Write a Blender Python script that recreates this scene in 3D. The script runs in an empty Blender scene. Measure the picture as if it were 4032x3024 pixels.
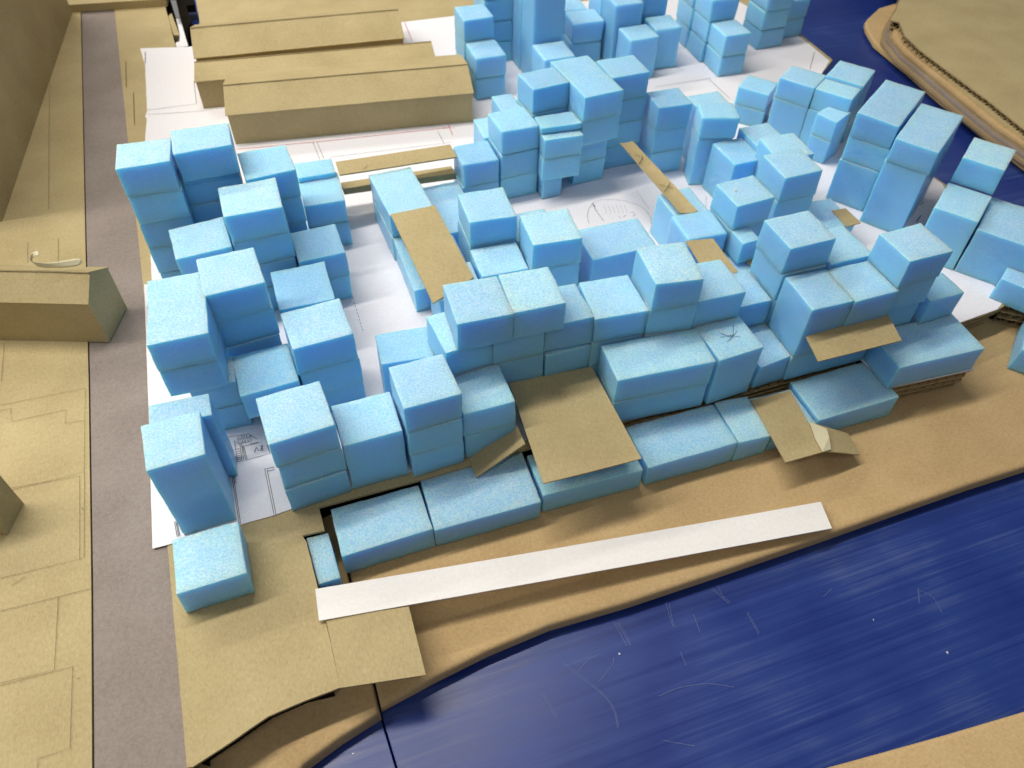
# Study model of blue foam blocks on card bases, lit by ceiling tubes. Metres.
import bpy, bmesh, math, random
from mathutils import Vector, noise, Matrix
scene = bpy.context.scene
R = math.radians

# ------------------------------------------------------------------ camera
cam_d = bpy.data.cameras.new('camera'); cam = bpy.data.objects.new('camera', cam_d)
scene.collection.objects.link(cam); scene.camera = cam
PITCH, ROLL, HEAD = R(48.634), R(1.377), R(20.367)
fwd = Vector((math.sin(HEAD)*math.cos(PITCH), math.cos(HEAD)*math.cos(PITCH), -math.sin(PITCH)))
rt = Vector((math.cos(HEAD), -math.sin(HEAD), 0)); up = rt.cross(fwd)
rt2 = rt*math.cos(ROLL)+up*math.sin(ROLL); up2 = rt2.cross(fwd)
cam.matrix_world = Matrix(((rt2.x, up2.x, -fwd.x, 0), (rt2.y, up2.y, -fwd.y, 0), (rt2.z, up2.z, -fwd.z, 0.54), (0, 0, 0, 1)))
cam_d.sensor_width = 36; cam_d.lens = 36*3028/4032; cam_d.clip_start = .01; cam_d.clip_end = 50
cam_d.dof.use_dof = True; cam_d.dof.focus_distance = .64; cam_d.dof.aperture_fstop = 9.5

# ------------------------------------------------------------------ world and lamps
w = bpy.data.worlds.new('World'); scene.world = w; w.use_nodes = True
w.node_tree.nodes['Background'].inputs[0].default_value = (.80, .88, 1.0, 1)
w.node_tree.nodes['Background'].inputs[1].default_value = .20
def tube(x, y, z, length, width, power, rz=0, col=(1, .97, .90), aim=None):
    l = bpy.data.lights.new('ceiling_tube', 'AREA'); l.shape = 'RECTANGLE'; l.size = length; l.size_y = width
    l.energy = power; l.color = col
    o = bpy.data.objects.new('ceiling_tube', l); scene.collection.objects.link(o)
    o.location = (x, y, z)
    if aim:
        d = (Vector(aim)-Vector((x, y, z))).normalized(); o.rotation_euler = d.to_track_quat('-Z', 'Y').to_euler()
    else: o.rotation_euler = (0, 0, rz)
    return o
tube(-1.5, 2.7, 2.1, 2.4, .10, 80, R(6))
tube(-.75, 1.0, 2.1, 2.4, .10, 64, R(6))
tube(-.9, -.7, 2.1, 2.4, .10, 11, R(6))  # unseen camera-side tube, added as weak fill
tube(-2.4, 1.2, 1.6, 1.6, .2, 15, R(90), aim=(0, .5, 0))
scene.view_settings.view_transform = 'Standard'; scene.view_settings.look = 'None'
scene.view_settings.exposure = -.22; scene.view_settings.gamma = 1
scene.render.resolution_x = 1024; scene.render.resolution_y = 768

# ------------------------------------------------------------------ materials
def mat(name):
    m = bpy.data.materials.new(name); m.use_nodes = True
    nt = m.node_tree; b = nt.nodes['Principled BSDF']
    return m, nt, b
def N(nt, t, **k):
    n = nt.nodes.new(t)
    for a, v in k.items():
        if a.startswith('i_'):
            key = a[2:].replace('_', ' '); n.inputs[int(key) if key.isdigit() else key].default_value = v
        else: setattr(n, a, v)
    return n
def ramp(nt, stops):
    r = nt.nodes.new('ShaderNodeValToRGB'); e = r.color_ramp.elements
    while len(e) < len(stops): e.new(.5)
    for el, (p, c) in zip(e, stops): el.position = p; el.color = (*c, 1)
    return r
def coords(nt, scale=(1, 1, 1), obj=True):
    tc = N(nt, 'ShaderNodeTexCoord'); mp = N(nt, 'ShaderNodeMapping'); mp.inputs['Scale'].default_value = scale
    nt.links.new(tc.outputs['Object'], mp.inputs[0])
    return mp.outputs[0]
def foam():
    m, nt, b = mat('blue_foam'); L = nt.links.new
    co = coords(nt); oi = N(nt, 'ShaderNodeObjectInfo')
    off = N(nt, 'ShaderNodeVectorMath', operation='SCALE'); off.inputs[3].default_value = 3.0
    cmb = N(nt, 'ShaderNodeCombineXYZ'); [L(oi.outputs['Random'], cmb.inputs[i]) for i in range(3)]
    L(cmb.outputs[0], off.inputs[0]); ad = N(nt, 'ShaderNodeVectorMath', operation='ADD'); L(co, ad.inputs[0]); L(off.outputs[0], ad.inputs[1]); co = ad.outputs[0]
    n1 = N(nt, 'ShaderNodeTexNoise', i_Scale=620.0, i_Detail=4.0, i_Roughness=.72); L(co, n1.inputs['Vector'])
    n2 = N(nt, 'ShaderNodeTexNoise', i_Scale=70.0, i_Detail=3.0); L(co, n2.inputs['Vector'])
    v = N(nt, 'ShaderNodeTexVoronoi', i_Scale=620.0); L(co, v.inputs['Vector'])
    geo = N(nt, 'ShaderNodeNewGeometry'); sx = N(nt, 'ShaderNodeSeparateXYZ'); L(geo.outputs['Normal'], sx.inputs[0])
    topm = N(nt, 'ShaderNodeMapRange', i_1=.55, i_2=.95); L(sx.outputs[2], topm.inputs[0])      # upward faces paler: light on tops put into the colour; grain coarser too
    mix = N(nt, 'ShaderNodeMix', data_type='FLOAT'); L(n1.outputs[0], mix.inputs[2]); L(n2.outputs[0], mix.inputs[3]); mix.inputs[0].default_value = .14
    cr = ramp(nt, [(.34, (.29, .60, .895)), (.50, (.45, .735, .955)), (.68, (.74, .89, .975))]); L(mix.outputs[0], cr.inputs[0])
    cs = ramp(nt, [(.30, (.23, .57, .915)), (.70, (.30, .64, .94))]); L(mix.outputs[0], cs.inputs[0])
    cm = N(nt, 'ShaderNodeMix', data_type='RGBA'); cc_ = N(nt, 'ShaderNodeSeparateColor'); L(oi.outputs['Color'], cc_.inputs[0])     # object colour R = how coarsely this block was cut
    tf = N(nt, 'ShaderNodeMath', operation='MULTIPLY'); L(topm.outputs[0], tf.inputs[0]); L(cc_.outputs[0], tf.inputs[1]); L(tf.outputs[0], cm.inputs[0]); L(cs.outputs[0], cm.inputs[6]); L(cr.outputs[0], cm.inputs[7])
    hsv = N(nt, 'ShaderNodeHueSaturation'); L(cm.outputs[2], hsv.inputs['Color'])
    mr = N(nt, 'ShaderNodeMapRange', i_3=.87, i_4=1.05); L(oi.outputs['Random'], mr.inputs[0]); L(mr.outputs[0], hsv.inputs['Value'])
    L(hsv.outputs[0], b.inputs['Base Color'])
    b.inputs['Roughness'].default_value = .48; b.inputs['IOR'].default_value = 1.33
    b.inputs['Subsurface Weight'].default_value = .85; b.inputs['Subsurface Radius'].default_value = (.18, .60, 1.0); b.inputs['Subsurface Scale'].default_value = .020
    # facets of the cut cells: random tilt per cell makes small glints
    wn = N(nt, 'ShaderNodeVectorMath', operation='SUBTRACT'); L(v.outputs['Color'], wn.inputs[0]); wn.inputs[1].default_value = (.5, .5, .5)
    sc = N(nt, 'ShaderNodeVectorMath', operation='SCALE'); L(wn.outputs[0], sc.inputs[0])
    ts = N(nt, 'ShaderNodeMath', operation='MULTIPLY_ADD'); L(tf.outputs[0], ts.inputs[0]); ts.inputs[1].default_value = .85; ts.inputs[2].default_value = .12; L(ts.outputs[0], sc.inputs[3])
    bp = N(nt, 'ShaderNodeBump', i_Strength=.8, i_Distance=.0012); L(n1.outputs[0], bp.inputs['Height'])
    an = N(nt, 'ShaderNodeVectorMath', operation='ADD'); L(bp.outputs[0], an.inputs[0]); L(sc.outputs[0], an.inputs[1])
    nn = N(nt, 'ShaderNodeVectorMath', operation='NORMALIZE'); L(an.outputs[0], nn.inputs[0])
    b.inputs['Coat Weight'].default_value = .45; b.inputs['Coat Roughness'].default_value = .075
    L(nn.outputs[0], b.inputs['Coat Normal']); L(bp.outputs[0], b.inputs['Normal'])
    return m
def kraft(name, dark, mid, light, scale=1.0, rough=.8, bump=.25, fib=(1, 1, 1)):
    m, nt, b = mat(name); L = nt.links.new
    co = coords(nt); cf = coords(nt, fib)
    n1 = N(nt, 'ShaderNodeTexNoise', i_Scale=420.0*scale, i_Detail=5.0, i_Roughness=.7, i_Distortion=.6); L(cf, n1.inputs['Vector'])
    n2 = N(nt, 'ShaderNodeTexNoise', i_Scale=16.0, i_Detail=4.0); L(co, n2.inputs['Vector'])
    mx = N(nt, 'ShaderNodeMix', data_type='FLOAT'); mx.inputs[0].default_value = .38; L(n1.outputs[0], mx.inputs[2]); L(n2.outputs[0], mx.inputs[3])
    cr = ramp(nt, [(.28, dark), (.5, mid), (.70, light)]); L(mx.outputs[0], cr.inputs[0])
    v = N(nt, 'ShaderNodeTexNoise', i_Scale=900.0*scale, i_Detail=1.0); L(cf, v.inputs['Vector'])
    fl = ramp(nt, [(.72, (1, 1, 1)), (.80, (.55, .48, .40))]); L(v.outputs[0], fl.inputs[0])
    mu = N(nt, 'ShaderNodeMix', data_type='RGBA', blend_type='MULTIPLY'); mu.inputs[0].default_value = .8; L(cr.outputs[0], mu.inputs[6]); L(fl.outputs[0], mu.inputs[7])
    L(mu.outputs[2], b.inputs['Base Color']); b.inputs['Roughness'].default_value = rough; b.inputs['Specular IOR Level'].default_value = .25
    bp = N(nt, 'ShaderNodeBump', i_Strength=bump, i_Distance=.0004); L(n1.outputs[0], bp.inputs['Height']); L(bp.outputs[0], b.inputs['Normal'])
    return m
def plain(name, col, rough=.6, spec=.4, metal=0):
    m, nt, b = mat(name); b.inputs['Roughness'].default_value = rough; b.inputs['Specular IOR Level'].default_value = spec; b.inputs['Metallic'].default_value = metal
    co = coords(nt); n1 = N(nt, 'ShaderNodeTexNoise', i_Scale=400.0, i_Detail=2.0); nt.links.new(co, n1.inputs['Vector'])
    cr = ramp(nt, [(.3, tuple(c*.96 for c in col)), (.7, tuple(min(1, c*1.03) for c in col))]); nt.links.new(n1.outputs[0], cr.inputs[0]); nt.links.new(cr.outputs[0], b.inputs['Base Color'])
    return m
def table():
    m, nt, b = mat('blue_paint'); L = nt.links.new
    tc = N(nt, 'ShaderNodeTexCoord'); mp = N(nt, 'ShaderNodeMapping'); mp.inputs['Rotation'].default_value = (0, 0, R(4)); mp.inputs['Scale'].default_value = (1.3, 80, 1)
    L(tc.outputs['Object'], mp.inputs[0]); st = N(nt, 'ShaderNodeTexNoise', i_Scale=3.0, i_Detail=7.0, i_Roughness=.72, i_Distortion=.25); L(mp.outputs[0], st.inputs['Vector'])
    bl = N(nt, 'ShaderNodeTexNoise', i_Scale=9.0, i_Detail=4.0); L(tc.outputs['Object'], bl.inputs['Vector'])
    ml = N(nt, 'ShaderNodeMath', operation='MULTIPLY'); L(st.outputs[0], ml.inputs[0]); L(bl.outputs[0], ml.inputs[1])
    cr = ramp(nt, [(.14, (.006, .020, .150)), (.29, (.014, .038, .195)), (.50, (.07, .105, .25))]); L(ml.outputs[0], cr.inputs[0]); L(cr.outputs[0], b.inputs['Base Color'])
    rr = N(nt, 'ShaderNodeMapRange', i_1=.1, i_2=.45, i_3=.28, i_4=.52); L(ml.outputs[0], rr.inputs[0]); L(rr.outputs[0], b.inputs['Roughness'])
    bp = N(nt, 'ShaderNodeBump', i_Strength=.12, i_Distance=.0005); L(st.outputs[0], bp.inputs['Height']); L(bp.outputs[0], b.inputs['Normal'])
    return m
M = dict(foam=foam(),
    kraft=kraft('kraft_paper', (.40, .262, .118), (.52, .355, .170), (.62, .44, .23)),
    chip=kraft('chipboard', (.335, .25, .122), (.435, .34, .172), (.52, .42, .225), 1.3, fib=(1, .55, 1)),
    road=kraft('grey_board', (.19, .15, .125), (.265, .215, .185), (.33, .275, .235), 1.0),
    edge=kraft('card_edge', (.20, .14, .07), (.32, .23, .12), (.45, .34, .19), 1.0, fib=(1, 1, 8)),
    flute=kraft('corrugated_paper', (.26, .18, .085), (.38, .28, .14), (.48, .36, .19)),
    paper=plain('white_paper', (.80, .765, .775), .7, .3), white=plain('white_card', (.82, .78, .74), .65, .3),
    tape=plain('masking_tape', (.72, .64, .42), .55, .4), ink=plain('ink', (.03, .03, .04), .8, .1), pencil=plain('pencil', (.17, .17, .18), .8, .1), print=plain('printing', (.05, .05, .07), .8, .1),
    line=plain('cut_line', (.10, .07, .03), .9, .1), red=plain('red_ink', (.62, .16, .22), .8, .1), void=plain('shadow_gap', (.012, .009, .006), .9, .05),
    scuff=plain('scuff', (.17, .20, .34), .6, .2), metal=plain('grey_metal', (.33, .32, .32), .35, .5, .6), dark=plain('dark_metal', (.05, .045, .04), .5, .4), lint=plain('lint', (.75, .75, .72), .9, .1), table=table())

# ------------------------------------------------------------------ helpers
def link(name, me, m, parent=None, loc=(0, 0, 0), rz=0, smooth=False):
    me.materials.append(M[m]); o = bpy.data.objects.new(name, me); scene.collection.objects.link(o)
    o.location = loc; o.rotation_euler = (0, 0, rz)
    if parent: o.parent = parent
    if smooth: me.polygons.foreach_set('use_smooth', [True]*len(me.polygons))
    return o
def tag(o, label, cat, group=None):
    o['label'] = label; o['category'] = cat
    if group: o['group'] = group
    return o
def struct(o): o['kind'] = 'structure'; return o
def empty(name, loc, label, cat, group=None):
    o = bpy.data.objects.new(name, None); scene.collection.objects.link(o); o.location = loc; o.empty_display_size = .01
    return tag(o, label, cat, group)
def mesh(name, vs, fs):
    me = bpy.data.meshes.new(name); me.from_pydata([tuple(v) for v in vs], [], fs); me.update(); return me
def area2(p): return sum(p[i][0]*p[(i+1) % len(p)][1]-p[(i+1) % len(p)][0]*p[i][1] for i in range(len(p)))
def slab(pts, ztop, th, jag=0, step=.006, seed=0):
    """extruded outline; top face first"""
    if area2(pts) < 0: pts = pts[::-1]
    if jag:
        rr = random.Random(seed); q = []
        for i, a in enumerate(pts):
            b = pts[(i+1) % len(pts)]; L = math.dist(a, b); n = max(1, min(60, int(L/step)))
            for k in range(n):
                t = k/n; j = 0 if k == 0 else jag
                q.append((a[0]+(b[0]-a[0])*t+rr.uniform(-j, j), a[1]+(b[1]-a[1])*t+rr.uniform(-j, j)))
        pts = q
    n = len(pts); vs = [(x, y, ztop) for x, y in pts]+[(x, y, ztop-th) for x, y in pts]
    fs = [tuple(range(n)), tuple(range(2*n-1, n-1, -1))]+[(i, i+n, (i+1) % n+n, (i+1) % n) for i in range(n)]
    return mesh('slab', vs, fs)
def smooth(pts):
    P = [Vector((p[0], p[1])) for p in pts]
    if len(P) < 3: return P
    out = []
    for i in range(len(P)-1):
        a, b, c, d = P[max(0, i-1)], P[i], P[i+1], P[min(len(P)-1, i+2)]
        for k in range(6):
            t = k/6; out.append(.5*((2*b)+(c-a)*t+(2*a-5*b+4*c-d)*t*t+(3*b-a-3*c+d)*t**3))
    return out+[P[-1]]
def ribbons(lines, soft=False):
    vs, fs = [], []
    for pts, wd, z in lines:
        P = smooth(pts) if soft else [Vector((p[0], p[1])) for p in pts]; base = len(vs)
        for i, p in enumerate(P):
            d = (P[min(i+1, len(P)-1)]-P[max(i-1, 0)]).normalized(); n = Vector((-d.y, d.x))*wd/2
            vs += [(p.x+n.x, p.y+n.y, z), (p.x-n.x, p.y-n.y, z)]
        for i in range(len(P)-1): b = base+2*i; fs.append((b, b+1, b+3, b+2))
    return mesh('lines', vs, fs)
def axis(h, r, n):
    a = [-h, -h+r*.12, -h+r*.4, -h+r]; return a+[-h+r+(2*h-2*r)*i/n for i in range(1, n)]+[-x for x in a[::-1]]
def foam_mesh(w, d, h, seed, rough=1.0, r=.0014):
    """soft hot-wire-cut block: rounded edges, wavy faces, slightly uneven corners; base at z=0"""
    rr = random.Random(seed); bm = bmesh.new()
    r = min(r*rr.uniform(.7, 1.5), min(w, d, h)*.3)
    X, Y, Z = axis(w/2, r, max(4, int(w/.0035))), axis(d/2, r, max(4, int(d/.0035))), axis(h/2, r, max(3, int(h/.0045)))
    H = Vector((w/2, d/2, h/2)); cc = {}
    cor = {(i, j, k): Vector((rr.uniform(-1, 1)*.0008, rr.uniform(-1, 1)*.0008, rr.uniform(-1, 1)*(.0006 if k > 0 else 0))) for i in (0, 1) for j in (0, 1) for k in (0, 1)}
    def vert(x, y, z):
        key = (round(x, 6), round(y, 6), round(z, 6))
        if key in cc: return cc[key]
        p = Vector((x, y, z)); q = Vector([max(-(H[i]-r), min(H[i]-r, p[i])) for i in range(3)]); dlt = p-q
        if dlt.length > 1e-9: p = q+dlt.normalized()*r; nrm = dlt.normalized()
        else: nrm = Vector((0, 0, 1))
        u = [(p[i]+H[i])/(2*H[i]) for i in range(3)]; o = Vector((0, 0, 0))
        for (i, j, k), c in cor.items(): o += c*((u[0] if i else 1-u[0])*(u[1] if j else 1-u[1])*(u[2] if k else 1-u[2]))
        s = Vector((seed*1.37, seed*.71, 0))
        a = noise.noise(p*55+s)*.00055*rough+noise.noise(p*260+s)*.00024*rough+noise.noise(p*700+s)*.00012*rough
        if nrm.z < -.7: a = 0
        cc[key] = bm.verts.new(p+o+nrm*a+Vector((0, 0, h/2))); return cc[key]
    def face(A, B, f, flip):
        for i in range(len(A)-1):
            for j in range(len(B)-1):
                q = [f(A[i], B[j]), f(A[i+1], B[j]), f(A[i+1], B[j+1]), f(A[i], B[j+1])]
                v = [vert(*p) for p in (q[::-1] if flip else q)]
                if len(set(v)) == 4:
                    try: bm.faces.new(v)
                    except ValueError: pass
    face(X, Y, lambda a, b: (a, b, h/2), False); face(X, Y, lambda a, b: (a, b, -h/2), True)
    face(X, Z, lambda a, b: (a, -d/2, b), False); face(X, Z, lambda a, b: (a, d/2, b), True)
    face(Y, Z, lambda a, b: (-w/2, a, b), True); face(Y, Z, lambda a, b: (w/2, a, b), False)
    me = bpy.data.meshes.new('foam_block'); bm.to_mesh(me); bm.free(); return me
def sheet(c, th, sub=10, sag=0, seed=0):
    """card from four corners (near-left, near-right, far-right, far-left), th thick, top at the corners"""
    A, B, C_, D_ = [Vector(v) for v in c]; n = (B-A).cross(D_-A).normalized(); vs = []; fs = []
    for lay in (0, 1):
        for j in range(sub+1):
            for i in range(sub+1):
                u, v = i/sub, j/sub; p = (A*(1-u)+B*u)*(1-v)+(D_*(1-u)+C_*u)*v
                p = p+n*(noise.noise(p*25+Vector((seed, 0, 0)))*.0004-sag*math.sin(u*math.pi))
                vs.append(p-n*th*lay)
    k = (sub+1)**2; idx = lambda l, i, j: l*k+j*(sub+1)+i
    for j in range(sub):
        for i in range(sub):
            fs.append((idx(0, i, j), idx(0, i+1, j), idx(0, i+1, j+1), idx(0, i, j+1))); fs.append((idx(1, i, j), idx(1, i, j+1), idx(1, i+1, j+1), idx(1, i+1, j)))
    for i in range(sub):
        fs += [(idx(0, i, 0), idx(1, i, 0), idx(1, i+1, 0), idx(0, i+1, 0)), (idx(0, i+1, sub), idx(1, i+1, sub), idx(1, i, sub), idx(0, i, sub)),
               (idx(0, 0, i+1), idx(1, 0, i+1), idx(1, 0, i), idx(0, 0, i)), (idx(0, sub, i), idx(1, sub, i), idx(1, sub, i+1), idx(0, sub, i+1))]
    return mesh('sheet', vs, fs)
def corrugated(path, ztop, th, depth=.012, wave=.0105, seed=0, amp=1.0, jag=.0006):
    """open corrugated edge along path (interior on its left): two liners and the wavy flute between, path runs with the board on the left"""
    rr = random.Random(seed); P = [Vector(p) for p in path]; seg = [(P[i+1]-P[i]).length for i in range(len(P)-1)]; T = sum(seg); n = int(T/(wave/8))+2
    pts = []
    for k in range(n):
        s = T*k/(n-1); i = 0
        while i < len(seg)-1 and s > seg[i]: s -= seg[i]; i += 1
        t = min(1, s/seg[i]); p = P[i].lerp(P[i+1], t); d = (P[i+1]-P[i]).normalized(); pts.append((p, Vector((-d.y, d.x)), T*k/(n-1)))
    vs, fs = [], []
    lt = .0008
    def strip(zf, off, dep):
        b = len(vs)
        for p, nn, s in pts:
            a = p+nn*off; c = p+nn*(off+dep); z = zf(s); vs.extend([(a.x, a.y, z), (c.x, c.y, z)])
        for k in range(len(pts)-1): q = b+2*k; fs.append((q, q+2, q+3, q+1))
    for zc in (ztop, ztop-th+lt):
        for dz in (0, -lt): strip(lambda s: zc+dz+noise.noise(Vector((s*60, seed, zc*40)))*.0004, 0, depth)
        b = len(vs)
        for p, nn, s in pts:
            z = zc+noise.noise(Vector((s*60, seed, zc*40)))*.0004; vs.extend([(p.x, p.y, z), (p.x, p.y, z-lt)])
        for k in range(len(pts)-1): q = b+2*k; fs.append((q, q+1, q+3, q+2))
    mid = ztop-lt-(th-2*lt)/2; A = (th-2*lt)/2*.96
    fl = lambda s: mid+A*amp*math.sin(s/wave*2*math.pi+noise.noise(Vector((s*40, seed, 3)))*2.2)
    for dz in (0, -.0006): strip(lambda s: fl(s)+dz, .0004, depth)
    b = len(vs)
    for p, nn, s in pts: a = p+nn*.0004; vs.extend([(a.x, a.y, fl(s)), (a.x, a.y, fl(s)-.0006)])
    for k in range(len(pts)-1): q = b+2*k; fs.append((q, q+1, q+3, q+2))
    return mesh('corrugated', vs, fs)
def inset(pts, d):
    if area2(pts) < 0: pts = pts[::-1]
    n = len(pts); out = []
    for i in range(n):
        a, b, c = Vector(pts[i-1]), Vector(pts[i]), Vector(pts[(i+1) % n]); u = (b-a).normalized(); v = (c-b).normalized()
        m = (Vector((-u.y, u.x))+Vector((-v.y, v.x))); m = m.normalized() if m.length > 1e-6 else Vector((-u.y, u.x)); out.append(tuple(b+m*d))
    return out
def sheet_slab(pts, ztop, drop, lip, th):
    """kraft sheet whose rim rolls down by `drop` over `lip`"""
    if area2(pts) < 0: pts = pts[::-1]
    n = len(pts); rings = []
    K = 9
    for k in range(K+1):
        t = k/K; rings.append([(x, y, ztop-drop*(1-t)**5) for x, y in inset(pts, lip*t*t if t else 0)])
    rings.insert(0, [(x, y, ztop-drop-th) for x, y in pts])
    vs = [v for r in rings for v in r]; fs = []
    for k in range(len(rings)-1):
        for i in range(n): fs.append((k*n+i, k*n+(i+1) % n, (k+1)*n+(i+1) % n, (k+1)*n+i))
    fs.append(tuple((len(rings)-1)*n+i for i in range(n)))
    return mesh('sheet', vs, fs)

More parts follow.
